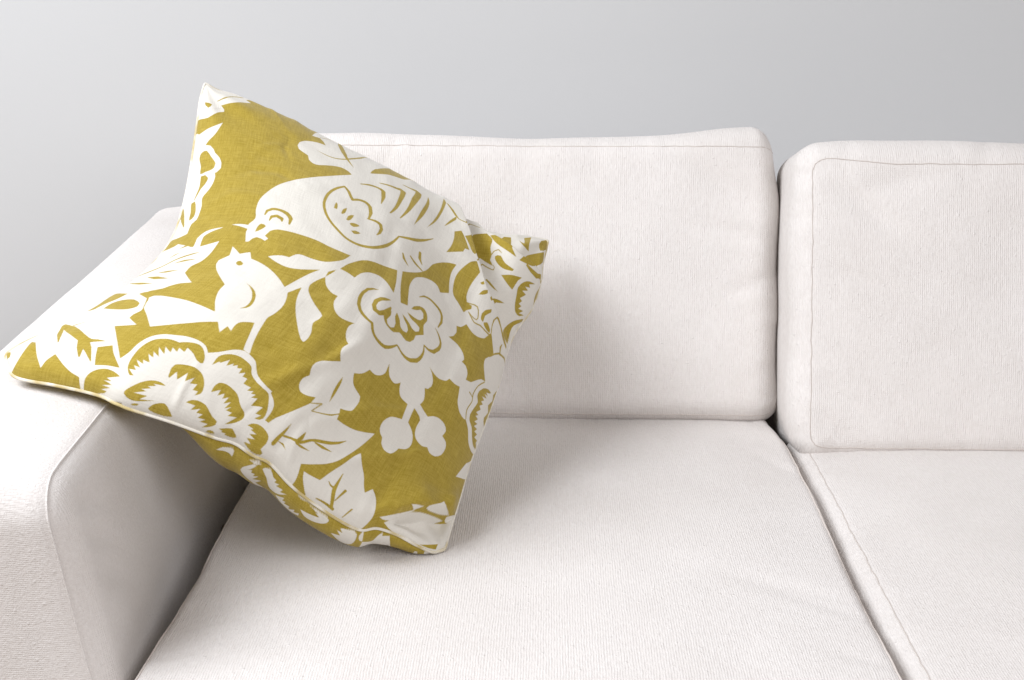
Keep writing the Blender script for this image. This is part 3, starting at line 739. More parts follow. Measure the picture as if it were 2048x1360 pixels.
    ('c', [[.6155,.0338],[.6196,.0347],[.6237,.0355],[.6282,.0366],[.6321,.0377],[.6364,.039],[.6408,.0404],[.6451,.0416],[.6469,.0478],[.6486,.0541],[.6502,.0604],[.6519,.0667],[.6537,.0729],[.6556,.0791],[.6575,.0852],[.6595,.0913],[.6615,.0973],[.6634,.1034],[.6652,.1098],[.667,.1167],[.6688,.1237],[.6705,.1304],[.6721,.1362],[.6753,.1446],[.6785,.1516],[.6814,.1458],[.6843,.1407],[.6873,.1367],[.6905,.1332],[.6942,.1296],[.6982,.1255],[.7022,.1208],[.7057,.1158],[.7087,.1105],[.7112,.1051],[.7136,.0998],[.7158,.0949],[.7202,.0872],[.7242,.0801],[.734,.0983],[.7387,.0931],[.7435,.0878],[.7478,.0813],[.7514,.0733],[.7545,.064],[.757,.0536],[.7592,.0433],[.7611,.0342],[.762,.0267],[.7615,.0204],[.7598,.0149],[.758,.0103],[.7555,.0051],[.7533,.0019],[.7449,-.0045],[.7296,-.0031],[.7151,-.0024],[.7011,-.002],[.6875,-.0017],[.6745,-.0011],[.6618,-.0007],[.6492,-.0003],[.6369,-.0001],[.6341,.0015],[.6313,.0031],[.6285,.006],[.6263,.009],[.624,.0124],[.6218,.0162],[.6199,.0198],[.6182,.0245],[.6169,.0292]]),
    ('c', [[.7772,.0198],[.7821,.0206],[.7867,.0221],[.7912,.0239],[.7959,.0265],[.8007,.0303],[.806,.0358],[.8117,.043],[.8175,.0504],[.8228,.0556],[.8276,.0602],[.8344,.0663],[.8404,.0713],[.8464,.0764],[.8434,.0722],[.8391,.067],[.8352,.0632],[.8304,.0583],[.8251,.0528],[.8201,.0472],[.8156,.0408],[.8101,.0316],[.8058,.0246],[.8014,.0194],[.7932,.0154],[.786,.0152]]),
    ('c', [[.8279,.0719],[.8618,.0913],[.8408,.0724]]),
    ('c', [[.8707,.0953],[.8747,.1003],[.8804,.1046],[.8886,.1109],[.8977,.1186],[.9051,.1258],[.9135,.1358],[.9209,.13],[.93,.1284],[.9393,.1289],[.9512,.1301],[.9624,.1304],[.9513,.1274],[.9407,.1236],[.9303,.1199],[.9195,.1158],[.9088,.1113],[.8994,.107],[.8877,.1014],[.879,.0976]]),
    ('c', [[.7923,.0105],[.7967,.0144],[.8013,.0193],[.806,.0256],[.8111,.0336],[.8164,.0424],[.8213,.0494],[.8261,.055],[.8312,.0602],[.8366,.0652],[.8421,.07],[.848,.0748],[.8541,.0794],[.8626,.0851],[.8718,.0904],[.882,.0952],[.8913,.0997],[.9021,.1048],[.9135,.1099],[.9242,.114],[.9366,.1178],[.948,.1206],[.9594,.1216],[.9568,.127],[1.0027,.141],[1.0323,.1214],[1.0362,.0603],[1.0378,.0308],[1.0417,.0018],[1.0087,-.0166],[.9882,-.0206],[.9426,-.0116],[.9073,-.0088],[.8991,-.0068],[.8909,-.0059],[.8826,-.0058],[.875,-.005],[.8676,-.0043],[.8604,-.0042],[.8539,-.0035],[.8467,-.0028],[.8397,-.0022],[.8331,-.0015],[.8269,-.0006],[.8212,.0004],[.8158,.0013],[.8089,.0028],[.8031,.0051],[.7978,.008]]),
    ('c', [[1.0016,.1837],[1.0218,.217],[1.0453,.237],[1.048,.2299],[1.0032,.1495]]),
    ('c', [[.9935,.2025],[1.013,.2293],[1.0318,.2623],[1.044,.2663],[1.0376,.2351]]),
    ('c', [[1.0267,.3305],[1.0107,.3119],[.9996,.3016],[.9865,.2924],[.9618,.2785],[.9565,.272],[.9508,.2638],[.9448,.2545],[.9388,.2446],[.9331,.2346],[.928,.2254],[.9432,.231],[.9605,.2373],[.9817,.2427],[1.0017,.2484],[1.0152,.254],[1.0276,.2599],[1.0393,.2903],[1.0434,.3178],[1.0444,.3428]]),
    ('c', [[-.0325,1.0244],[.0079,1.0328],[.0496,1.05],[.0829,1.0705],[.1063,1.0503],[.1255,1.0244],[.1448,1.005],[.1658,1.0004],[.1859,.9917],[.1602,.9641],[.1754,.9487],[.1676,.9408],[.1594,.932],[.151,.9217],[.1428,.9117],[.1327,.9029],[.1233,.8979],[.1141,.8948],[.1052,.8921],[.0961,.8891],[.0865,.886],[.0937,.8755],[.0994,.8677],[.0996,.8573],[.0882,.8549],[.0761,.8506],[.0646,.8428],[.0548,.8357],[.0401,.8273],[.0265,.8264],[.0103,.8277],[-.0038,.8311],[-.0252,.8871],[-.0267,.9157],[-.0318,.947],[-.0416,.9854]]),
    ('c', [[.099,.8074],[.0948,.7981],[.0905,.7895],[.0863,.7817],[.0821,.7748],[.0779,.769],[.0705,.7619],[.0633,.7565],[.0572,.7514],[.0516,.7441],[.0473,.7374],[.0301,.7224],[-.0005,.7381],[-.0243,.7604],[-.025,.782],[-.0253,.8064],[.0123,.7761],[.0216,.7789],[.0304,.7828],[.0395,.7869],[.0495,.7909],[.0571,.7935],[.0652,.7959],[.0738,.7981],[.0826,.8005],[.0911,.8035]]),
    ('c', [[.0439,.7377],[.0561,.7364],[.0669,.7336],[.0819,.7195],[.0887,.7082],[.0981,.6998],[.1076,.691],[.1139,.6819],[.1183,.673],[.1208,.6583],[.1164,.6518],[.1101,.6459],[.1049,.6452],[.1092,.6339],[.1091,.6276],[.1084,.6202],[.1069,.6133],[.1045,.6074],[.1014,.6019],[.0976,.5963],[.0924,.5907],[.0864,.5852],[.0825,.5791],[.0834,.5719],[.0869,.5638],[.0896,.5561],[.0906,.549],[.0911,.5424],[.0913,.5364],[.0922,.5274],[.0917,.5185],[.0853,.5132],[.0782,.5089],[.0787,.5004],[.0821,.4907],[.0866,.4797],[.0751,.4757],[.0632,.4752],[.0472,.475],[.0314,.4754],[.0121,.4788],[.0037,.4788],[-.0377,.5257],[-.0809,.5749],[-.086,.6006],[-.0869,.6228],[-.0839,.6403],[-.0743,.6557],[-.0692,.6698],[-.0585,.6904],[-.0529,.7123],[-.0493,.7314],[-.0442,.7525],[-.0369,.772],[-.0184,.7713],[.009,.7454]]),
    ('k', [[.4579,.8064],[.4623,.8231],[.469,.8406],[.475,.8522],[.4824,.8673],[.4905,.8843],[.4983,.9017],[.506,.9194],[.5132,.9235],[.5199,.921],[.5269,.921],[.5322,.9237],[.5379,.9272],[.5434,.9297],[.5487,.9296],[.5535,.9254],[.5587,.925],[.5509,.9134],[.5432,.8918],[.5361,.8773],[.5293,.8701],[.5224,.8656],[.5154,.8605],[.5089,.8555],[.5024,.8502],[.4943,.8426],[.4889,.837],[.4829,.8308],[.4765,.8247],[.4701,.8184],[.4639,.8122]]),
    ('k', [[.4562,.4552],[.4582,.4601],[.4602,.4652],[.4625,.4706],[.4655,.4762],[.4688,.4811],[.4726,.4862],[.4768,.4912],[.4811,.4958],[.4852,.4996],[.49,.5028],[.4945,.5052],[.4992,.5072],[.5043,.5094],[.5089,.5113],[.5137,.5132],[.5188,.5153],[.5241,.5176],[.5295,.52],[.5349,.5224],[.5405,.5242],[.5461,.5256],[.5518,.5273],[.5576,.5297],[.5589,.5222],[.5603,.5146],[.5617,.507],[.563,.4994],[.564,.4919],[.565,.4846],[.566,.4775],[.5671,.4705],[.5617,.4729],[.5565,.476],[.5515,.4795],[.5467,.4827],[.5407,.4862],[.5348,.4883],[.5286,.4883],[.5234,.487],[.5178,.4849],[.5124,.4823],[.5076,.4794],[.5022,.4749],[.4975,.4699],[.4938,.4651],[.4904,.4577],[.4881,.45],[.4825,.4519],[.4768,.4536],[.4714,.4546],[.4662,.455],[.4612,.4551]]),
    ('k', [[.5693,.5379],[.5759,.5435],[.5828,.5491],[.5895,.5547],[.5959,.5604],[.6037,.5685],[.6107,.576],[.6166,.5832],[.6234,.5936],[.6287,.6043],[.632,.6149],[.6361,.6259],[.6413,.6342],[.6476,.6429],[.654,.6511],[.6603,.6587],[.6666,.6649],[.6724,.6694],[.6796,.6736],[.6865,.677],[.6859,.669],[.6852,.6609],[.6849,.6527],[.6852,.6445],[.6862,.6364],[.6877,.628],[.6889,.6223],[.6904,.6161],[.6919,.6095],[.6934,.603],[.6949,.5968],[.6719,.5776],[.6677,.5821],[.6626,.5855],[.6556,.5865],[.6469,.5853],[.6396,.5827],[.6314,.5782],[.6233,.5725],[.6157,.5663],[.6082,.559],[.602,.5506],[.5978,.5415],[.5952,.5319],[.5941,.5228],[.5943,.5163],[.5954,.5099],[.597,.5038],[.5986,.4979],[.6001,.4923],[.6019,.4868],[.6038,.4814],[.6056,.476],[.589,.4667],[.5865,.4717],[.584,.4769],[.5815,.4821],[.5792,.4874],[.5771,.4929],[.5752,.4988],[.5737,.5051],[.5725,.5117],[.5715,.5183],[.5707,.5248],[.57,.5313]]),
    ('k', [[.7234,.7222],[.717,.7164],[.7111,.7087],[.7083,.7023],[.7057,.6948],[.7034,.6867],[.7016,.6787],[.6999,.6691],[.6987,.66],[.6981,.6507],[.6981,.6434],[.6987,.6363],[.6996,.6297],[.7007,.6235],[.7022,.6157],[.7042,.6088],[.7077,.6031],[.7117,.5999],[.7167,.5974],[.7222,.5951],[.7273,.5925],[.7322,.5894],[.737,.5863],[.742,.5834],[.747,.5805],[.7526,.589],[.7582,.5926],[.765,.5954],[.7635,.6038],[.7472,.6084],[.7414,.6186],[.7404,.6245],[.7399,.6318],[.7397,.6397],[.7399,.6471],[.7404,.6548],[.741,.6635],[.7415,.671],[.7421,.6794],[.7428,.6884],[.7434,.6974],[.7376,.7045],[.7322,.7112],[.7277,.7169]]),
    ('k', [[.7359,.5395],[.7486,.5431],[.7554,.5491],[.7625,.5557],[.7703,.55],[.7781,.5442],[.7857,.5403],[.7935,.5384],[.8013,.5376],[.809,.5377],[.821,.5394],[.8317,.5424],[.8423,.5524],[.8555,.5582],[.8597,.5537],[.864,.5491],[.8683,.5446],[.8727,.5399],[.8773,.5352],[.8821,.5305],[.887,.5258],[.892,.5212],[.8744,.5116],[.8591,.4995],[.8578,.4925],[.8606,.4851],[.865,.4797],[.871,.474],[.8771,.4684],[.8827,.4636],[.8883,.4591],[.8941,.4548],[.8727,.4513],[.8606,.4439],[.85,.4359],[.8375,.4261],[.8277,.4244],[.8172,.4237],[.8162,.4311],[.8138,.4384],[.8078,.4454],[.8003,.4513],[.792,.4546],[.7834,.4573],[.7874,.4644],[.7837,.4713],[.7767,.4799],[.7702,.4864],[.7624,.4932],[.7539,.4982],[.7467,.5],[.7387,.5005],[.7305,.5002],[.7226,.4999],[.7294,.5053],[.7354,.511],[.7404,.5242],[.7387,.5318]]),
    ('k', [[.6539,.7695],[.6695,.7881],[.674,.7823],[.679,.7753],[.6821,.7698],[.6858,.7629],[.6897,.7549],[.6938,.7467],[.698,.7397],[.6867,.7339],[.6848,.7199],[.6683,.7027],[.6526,.6854],[.6536,.6948],[.6547,.7049],[.6554,.7151],[.6556,.7251],[.6555,.7354],[.6555,.7457],[.6549,.7586]]),
    ('k', [[.6803,.7786],[.6869,.7871],[.6939,.7965],[.7216,.8742],[.7271,.8763],[.7325,.8777],[.7378,.8788],[.7432,.8798],[.7487,.8809],[.7538,.8718],[.759,.863],[.7626,.8546],[.7629,.8463],[.7614,.8384],[.7605,.8308],[.7617,.8231],[.764,.8154],[.7659,.8084],[.766,.8003],[.7659,.7938],[.772,.7832],[.7768,.7749],[.7697,.7797],[.7628,.7846],[.756,.7895],[.7491,.7947],[.7422,.7999],[.7269,.7651],[.7128,.7392],[.7061,.7417],[.7019,.7464],[.6979,.7531],[.6939,.7601],[.6895,.7665],[.6849,.7726]]),
    ('k', [[.7564,.8725],[.774,.8754],[.812,.9602],[.8332,.9563],[.8353,.9328],[.8347,.9043],[.812,.8284],[.8149,.8209],[.8194,.8139],[.8248,.8069],[.8306,.8],[.8221,.8042],[.8144,.8083],[.8071,.8128],[.7999,.8178],[.7939,.8222],[.7879,.827],[.782,.832],[.7767,.8372],[.7721,.8425],[.7661,.8517],[.7612,.8615]]),
    ('K', [[.7652,.8085,.00111],[.7693,.8188,.00137],[.7785,.8222,.0014],[.7877,.812,.00086]]),
    ('K', [[.7237,.7266,.00165],[.735,.7497,.00243],[.7511,.7821,.00143],[.759,.7763,.00143],[.767,.7709,.00132],[.7754,.7662,.00122],[.7814,.7639,.00115],[.7816,.7716,.00084],[.7759,.778,.00085]]),
    ('k', [[.7746,.8039],[.7794,.8063],[.7869,.8041],[.7916,.7985],[.7967,.7906],[.8034,.7834],[.8106,.7787],[.8196,.7739],[.8286,.7696],[.8352,.7665],[.8337,.762],[.8274,.7625],[.819,.7638],[.8104,.7658],[.803,.7685],[.7945,.7738],[.7868,.7802],[.781,.787],[.7757,.7967]]),
    ('k', [[.8052,.75],[.8121,.7506],[.8192,.7514],[.8269,.7519],[.8353,.752],[.8446,.7514],[.8547,.7505],[.8656,.7498],[.8767,.7497],[.8667,.7408],[.8649,.7355],[.8635,.7287],[.8626,.7213],[.8622,.7143],[.8524,.7182],[.8433,.7225],[.8339,.7279],[.8264,.7327],[.8189,.738],[.8118,.7439]]),
    ('k', [[.7606,.7117],[.7732,.7379],[.7832,.7298],[.7891,.7245],[.7962,.7187],[.8044,.7129],[.8133,.7072],[.8227,.7018],[.8133,.7055],[.8046,.7091],[.7958,.7136],[.7886,.7185],[.7813,.7247],[.7748,.731],[.77,.7359]]),
    ('k', [[.8055,.6363],[.8211,.6848],[.8341,.6844],[.8451,.6826],[.8577,.6803],[.8708,.6783],[.8591,.6771],[.8478,.6761],[.8382,.6757],[.822,.6394],[.8129,.6296]]),
    ('k', [[.77,.6344],[.7731,.6413],[.7768,.6474],[.7891,.6534],[.7936,.6448],[.7889,.6399],[.7822,.636]]),
    ('k', [[.7586,.668],[.7653,.6758],[.7723,.6659],[.7657,.6633]]),
    ('k', [[.9438,.7518],[.9262,.7502],[.9111,.7487],[.8997,.7458],[.8906,.7412],[.8828,.734],[.8788,.7253],[.8804,.7195],[.8847,.7134],[.8899,.707],[.8942,.7014],[.8991,.6955],[.9044,.6898],[.91,.6848],[.9177,.6793],[.9258,.6747],[.9342,.6717],[.9487,.6705],[.9628,.6716],[.9822,.682],[.9506,.6756],[.9623,.6869],[.9337,.6824],[.9392,.6911],[.9213,.6919],[.9271,.7013],[.9103,.704],[.9256,.7187],[.9007,.7218],[.9259,.7291],[.9041,.7335],[.928,.7374],[.9168,.7429]]),
    ('k', [[.9942,.7932],[1.0072,.8039],[1.0138,.8009],[1.0171,.7999],[1.0177,.7926],[1.0177,.783],[1.0141,.7737],[1.0126,.7619],[1.01,.7502],[1.0073,.7373],[1.0064,.7284],[.9974,.7282],[.9876,.7296],[.9798,.732],[.9746,.7371],[.9724,.744],[.974,.7516],[.981,.7649],[.9864,.7772]]),
    ('k', [[.9497,.7785],[.937,.7672],[.9529,.7683],[.9852,.7931],[.9952,.7988],[.9966,.8115],[.9704,.7923]]),
    ('k', [[.9488,.9398],[.9592,.9708],[.9854,.9956],[.9995,.9896],[1.0091,.9773],[1.009,.9579],[1.0022,.9423],[.9795,.9161],[.9606,.9087],[.9528,.9229]]),
    ('k', [[.8423,.7928],[.8486,.7994],[.8853,.8474],[.9034,.8662],[.9158,.8738],[.9289,.8813],[.9411,.888],[.9549,.8946],[.9682,.9003],[.986,.9129],[.9881,.9003],[.9918,.8897],[.9915,.8768],[.9885,.8664],[.9729,.8515],[.9579,.8448],[.9091,.788],[.8977,.7849],[.8852,.7848],[.8754,.7855],[.8642,.7874],[.8528,.79]]),
    ('k', [[.8595,.932],[.8695,.9116],[.8788,.905],[.8809,.9232],[.8819,.9568],[.9115,.9737],[.9044,.9372],[.8999,.9098],[.9008,.8986],[.9032,.8895],[.9057,.8812],[.8913,.8839],[.878,.8901],[.8704,.8989],[.8644,.9132]]),
    ('K', [[.8765,.783,.00292],[.8871,.7784,.00383],[.9018,.7736,.00505],[.9181,.7708,.00554],[.9349,.7693,.00614],[.9693,.781,.00485]]),
    ('k', [[.9028,.5847],[.9249,.6272],[.933,.6397],[.9389,.6459],[.9484,.6538],[.9602,.6603],[.9783,.668],[.9956,.6798],[.9982,.6747],[.989,.6618],[.9751,.6528],[.966,.6477],[.9625,.6417],[.9642,.6344],[.9661,.6295],[.9687,.6233],[.9712,.6161],[.9489,.5763],[.9493,.5693],[.9334,.5699],[.9205,.5726],[.9125,.5756],[.9056,.5794]]),
    ('k', [[1.0011,.6525],[1.003,.6637],[1.0013,.6679],[1.0008,.6786],[.9998,.6819],[1.0017,.6932],[1.0029,.701],[1.006,.71],[1.0081,.7154],[1.0125,.7139],[1.0151,.707],[1.0132,.6899],[1.012,.6847],[1.0112,.676],[1.0079,.6573],[1.0065,.6481]]),
    ('K', [[.7476,.6072,.00114],[.7563,.6083,.00123],[.7691,.6072,.00137],[.78,.6037,.00146],[.7862,.5961,.00149],[.7898,.5859,.00149],[.7918,.5782,.00146],[.7887,.5725,.00118],[.7803,.5745,.00119],[.771,.5791,.0012],[.7598,.5872,.00117]]),
    ('K', [[.7598,.5872,.00117],[.7663,.5807,.00128],[.7756,.5713,.00141],[.7842,.565,.0015],[.7943,.5642,.00149],[.8053,.5647,.00146],[.8152,.5623,.00149],[.8279,.5585,.00157],[.8408,.5555,.00163],[.85,.5553,.00166],[.8523,.5607,.00165],[.8483,.5694,.00164],[.8459,.578,.0017],[.8487,.5915,.00195],[.8561,.5991,.0021],[.8633,.5971,.00283],[.8728,.5925,.00271],[.8838,.5868,.00197],[.8947,.5813,.00194],[.9043,.5768,.00191],[.9152,.5718,.00185],[.9267,.5674,.00178],[.9375,.5642,.00173],[.9456,.5623,.00179]]),
    ('k', [[.7987,.5914],[.8051,.6017],[.8138,.6062],[.8247,.6109],[.8269,.603],[.8188,.5968],[.8108,.5894],[.8105,.58],[.8108,.5733],[.8008,.578],[.7993,.5841]]),
    ('k', [[.8125,.5738],[.8252,.5775],[.8316,.5742],[.8387,.5692],[.8441,.5649],[.8459,.558],[.8353,.5602],[.8237,.5646],[.816,.5694]]),
    ('K', [[.8913,.4521,.00176],[.8812,.4438,.00175],[.8704,.4322,.00169],[.8665,.424,.00175],[.864,.4152,.00187],[.8632,.4074,.00199],[.8669,.3997,.00183],[.8708,.3921,.00166],[.8691,.3844,.00172],[.8661,.3758,.0018],[.8651,.3678,.00192],[.8681,.3606,.00182],[.8731,.3541,.0017],[.8768,.3498,.00161]]),
    ('K', [[.8465,.4045,.00161],[.8632,.4005,.00133]]),
    ('k', [[.9475,.4517],[.9245,.4499],[.9098,.4452],[.8968,.4394],[.8834,.4254],[.8817,.4186],[.8833,.4122],[.8901,.4078],[.8961,.4028],[.8937,.3935],[.8894,.3833],[.8866,.3739],[.8857,.3654],[.8886,.3589],[.8945,.354],[.9036,.3515],[.9147,.3487],[.9207,.3452],[.927,.3408],[.9336,.3362],[.9401,.3324],[.9483,.3285],[.9566,.3255],[.9662,.3237],[.9877,.3251],[1.0026,.3285],[1.0068,.3335],[.9934,.3333],[.9726,.3358],[.9756,.3433],[.95,.34],[.9587,.3519],[.9368,.3489],[.946,.3595],[.9236,.356],[.9368,.3681],[.9163,.3642],[.9295,.3764],[.9105,.3758],[.9236,.3839],[.9069,.3832],[.9235,.3978],[.91,.4014],[.9248,.4116],[.9098,.4124],[.9236,.4214],[.9038,.4225],[.934,.4303],[.9113,.4329],[.9371,.4371],[.9187,.4391],[.9376,.446]]),
    ('k', [[1.0117,.4876],[.999,.4854],[.9796,.4715],[.9666,.4566],[.9721,.4513],[.9771,.4457],[.965,.4349],[.9566,.4254],[.9657,.4209],[.977,.4167],[.9678,.406],[.9601,.3957],[.9661,.3893],[.9794,.386],[.9925,.3871],[1.004,.3907],[.9987,.4035],[.9882,.4024],[.9975,.42],[.9933,.4224],[1.0021,.4374],[.9942,.4363],[1.0048,.451],[1.0009,.454],[1.0133,.4748],[1.0132,.4827]]),
    ('K', [[1.0049,.3795,.00209],[1.0105,.375,.00229],[1.0085,.3607,.00286],[1.0036,.3464,.00267],[1.003,.3387,.00231]]),
    ('K', [[.8455,.5895,.00162],[.8464,.5802,.00161],[.8478,.57,.00153],[.8507,.5627,.00153],[.8534,.5577,.00155]]),
    ('K', [[.8868,.5854,.00211],[.8936,.5805,.00207],[.9032,.5736,.00195],[.9134,.568,.00181],[.925,.5642,.00185],[.9378,.5617,.00193],[.9477,.5605,.00212]]),
    ('K', [[.9226,.5342,.00182],[.918,.5401,.00298],[.9141,.5474,.00429],[.9177,.5557,.00142]]),
    ('K', [[.8744,.5116,.00177],[.8947,.5259,.00209],[.9146,.5346,.00214],[.9446,.5382,.00196],[.9711,.5433,.00226],[.9867,.5472,.00226]]),
    ('K', [[.4104,.6972,.00236],[.4065,.6923,.00258],[.401,.685,.00292],[.396,.6768,.00318],[.3903,.6641,.00319],[.3858,.649,.00319],[.3839,.6376,.00314],[.3828,.6254,.00312],[.3827,.6146,.00298],[.3851,.6013,.00298],[.3895,.5889,.00292],[.3932,.5813,.00283],[.3975,.5745,.00274],[.4024,.5684,.00268],[.408,.563,.00268],[.4141,.5576,.00274],[.4205,.5519,.00277],[.4254,.5476,.00278],[.4306,.5434,.00278],[.4359,.5398,.00278],[.4413,.5372,.00277],[.4487,.5352,.00289],[.4563,.5344,.00301],[.4637,.5347,.00314],[.4708,.5359,.00327],[.4777,.5376,.00337],[.4844,.5395,.00352],[.4912,.5421,.00358],[.498,.5461,.00363],[.5048,.5518,.0037],[.5119,.5597,.00363],[.5191,.5692,.00357],[.5256,.579,.00342],[.5329,.5925,.00294],[.5383,.6039,.00255],[.5423,.6148,.00219],[.5448,.623,.00185]]),
    ('K', [[.5448,.623,.00185],[.5511,.6262,.00232],[.5603,.6316,.00303],[.5675,.636,.0033],[.5756,.6416,.00369],[.5833,.6485,.00415],[.5929,.6602,.00356],[.6009,.6717,.00288],[.6087,.6849,.00171],[.6145,.695,.0008]]),
    ('K', [[.4104,.6972,.00236],[.4154,.6928,.00272],[.4221,.6854,.00325],[.4285,.6719,.00348],[.4346,.6619,.00346],[.4439,.6697,.00364],[.451,.6728,.0039],[.4587,.6741,.00404],[.4659,.6711,.00395],[.4718,.6648,.00398],[.477,.6456,.00386],[.4769,.6336,.00274],[.4761,.6241,.00186]]),
    ('K', [[.4747,.6232,.00187],[.4815,.6246,.00253],[.4897,.6253,.00335],[.4963,.6242,.00373],[.5016,.6217,.00403],[.506,.6115,.00361],[.5044,.5988,.00295],[.4996,.5876,.00113]]),
    ('k', [[.4039,.6099],[.4042,.6213],[.4057,.6323],[.4094,.6267],[.4107,.6175],[.4108,.6094]]),
    ('k', [[.4204,.6032],[.422,.6167],[.4291,.6274],[.4293,.6186],[.428,.6084],[.423,.6009]]),
    ('k', [[.4332,.5901],[.4351,.6035],[.4408,.6105],[.446,.6137],[.4452,.606],[.4424,.5963],[.4374,.5896]]),
    ('k', [[.4415,.584],[.4451,.5878],[.4513,.5907],[.4583,.5913],[.4626,.5897],[.4577,.5834],[.4503,.5783],[.4445,.58]]),
    ('k', [[.4476,.5642],[.4561,.5704],[.463,.5707],[.4673,.569],[.4621,.5632],[.4546,.5583]]),
    ('K', [[.439,.7331,.0013],[.4467,.7392,.00209],[.4567,.746,.00312],[.463,.7488,.0033],[.4694,.7505,.00345],[.475,.7508,.00355],[.4817,.7494,.0042],[.4863,.7451,.0047],[.4884,.7238,.0044],[.4886,.7065,.00238],[.4889,.6922,.00084]]),
    ('K', [[.4768,.7761,.0014],[.4815,.7779,.00188],[.4882,.7805,.00259],[.495,.7832,.00338],[.5016,.7859,.00382],[.5083,.7886,.00423],[.5144,.7906,.00453],[.5225,.795,.00551],[.5274,.7921,.00609],[.5261,.7719,.00521],[.5229,.7477,.00447],[.5213,.7337,.00398],[.5199,.7204,.00359],[.5185,.7082,.00334],[.5153,.6903,.00242],[.5125,.677,.0017]]),
    ('K', [[.5291,.8306,.00163],[.5362,.8315,.00232],[.5457,.8324,.00335],[.5529,.835,.00475],[.5606,.8379,.00612],[.5644,.8341,.00696],[.5603,.8126,.00687],[.5539,.7845,.00686],[.5512,.7695,.00598],[.5485,.7545,.0051],[.546,.74,.00436],[.5436,.7271,.00375],[.5401,.7101,.00278],[.5369,.6941,.00187],[.5347,.6824,.00127]]),
    ('k', [[.5891,.85],[.5896,.8319],[.5886,.8116],[.5867,.7965],[.5841,.7795],[.5812,.7626],[.578,.7464],[.5753,.7342],[.5723,.7222],[.5695,.71],[.567,.6978],[.5649,.6855],[.5651,.6966],[.5654,.708],[.566,.7194],[.5671,.7306],[.5685,.7413],[.57,.7516],[.5734,.7699],[.5768,.7862],[.5802,.8033],[.5843,.826]]),
    ('k', [[.6288,.907],[.6333,.8795],[.6313,.8625],[.6276,.8434],[.6229,.8253],[.6193,.81],[.6165,.7964],[.6138,.7831],[.6107,.7698],[.6073,.7566],[.6034,.7441],[.5993,.7326],[.5953,.7218],[.5918,.7116],[.5944,.7239],[.5976,.7369],[.6011,.7508],[.6045,.7657],[.6078,.781],[.6108,.7964],[.6137,.8116],[.6171,.8266],[.6207,.8424],[.6236,.86],[.626,.8804]]),
    ('k', [[.6571,.8344],[.6548,.8196],[.6501,.8095],[.6438,.7954],[.6374,.7816],[.6321,.7705],[.6291,.7647],[.6301,.7705],[.6351,.7862],[.6406,.8019],[.6461,.815],[.6526,.8273]]),
    ('K', [[.6366,.8757,.00229],[.6409,.8666,.00292],[.6465,.8558,.00368],[.6508,.8446,.00368],[.6547,.8357,.00362],[.6612,.8288,.00175],[.6694,.8292,.00164],[.6814,.833,.00194],[.7113,.9343,.00158],[.7196,.9264,.00145],[.7272,.9183,.00132],[.7324,.9126,.00123]]),
    ('K', [[.2691,.5289,.00183],[.2707,.5397,.00329],[.2805,.5468,.00331],[.2883,.5484,.00338],[.2971,.5489,.00341],[.3066,.5481,.0042],[.3157,.5462,.00492],[.3226,.542,.00478],[.3273,.5363,.00463],[.3287,.5218,.00213]]),
    ('K', [[.2844,.5156,.00139],[.2854,.526,.00358],[.2954,.5308,.00359],[.3088,.5277,.00402],[.3109,.5222,.00219]]),
    ('k', [[.2706,.5045],[.2778,.5037],[.2835,.5003],[.2813,.4949],[.2764,.4891],[.2715,.4844],[.2672,.4825],[.2663,.4941],[.2675,.5003]]),
    ('K', [[.5618,.5837,.00186],[.5666,.5729,.00342],[.5739,.5678,.00201],[.5806,.5641,.00077]]),
    ('K', [[.5805,.5935,.00195],[.5862,.5911,.00247],[.5947,.5883,.00319],[.6021,.5869,.00258],[.6103,.5857,.00195],[.6162,.5849,.00153]]),
    ('K', [[.6005,.6254,.00347],[.6029,.6103,.00392],[.6075,.6039,.0024],[.6118,.5995,.00116]]),
    ('k', [[.2816,.3955],[.2817,.4011],[.2865,.403],[.296,.3981],[.2967,.3935],[.2915,.3907],[.2863,.392]]),
    ('k', [[.3328,.3581],[.3397,.3557],[.3465,.3527],[.3532,.3485],[.3592,.344],[.3663,.3356],[.3699,.3287],[.373,.3212],[.3749,.3142],[.3756,.3081],[.3749,.3034],[.3728,.2998],[.3691,.297],[.3647,.2946],[.3673,.2984],[.3694,.3025],[.37,.3078],[.3694,.3139],[.3671,.3214],[.3639,.3288],[.3566,.3399],[.3512,.3455],[.3452,.3506],[.3391,.3546]]),
    ('K', [[.5384,.4557,.00043],[.5289,.4508,.00188],[.5201,.4411,.00285],[.516,.4274,.00326],[.5158,.4192,.00344],[.5167,.4111,.00363],[.5211,.3982,.00362],[.5292,.3891,.00313],[.5347,.3855,.00292],[.5407,.3819,.00273],[.547,.3787,.00254],[.5528,.3767,.00235],[.5608,.3761,.00274],[.5672,.3673,.00311],[.5719,.3638,.00293],[.5776,.3614,.00274],[.5847,.3606,.00292],[.5924,.3612,.00312],[.5997,.3625,.00333],[.6066,.3652,.00354],[.6125,.3706,.00321],[.6176,.377,.00286],[.6248,.3888,.00166],[.6302,.3876,.00173],[.6366,.3845,.00185],[.644,.3826,.00236],[.6516,.3817,.00286],[.6588,.3828,.00349],[.6655,.3854,.00412],[.6766,.3948,.00421],[.6799,.4019,.00385],[.6817,.4096,.00345],[.6818,.4167,.00281],[.6806,.4232,.00218],[.6753,.4335,.00135]]),
    ('K', [[.6753,.4335,.00135],[.6879,.4337,.00228],[.6956,.4365,.00328],[.7027,.441,.0042],[.7105,.4558,.00438],[.7116,.4638,.00373],[.71,.4715,.00293],[.7043,.4781,.00243],[.6971,.4833,.0019],[.6893,.4864,.00119],[.6832,.4882,.00069]]),
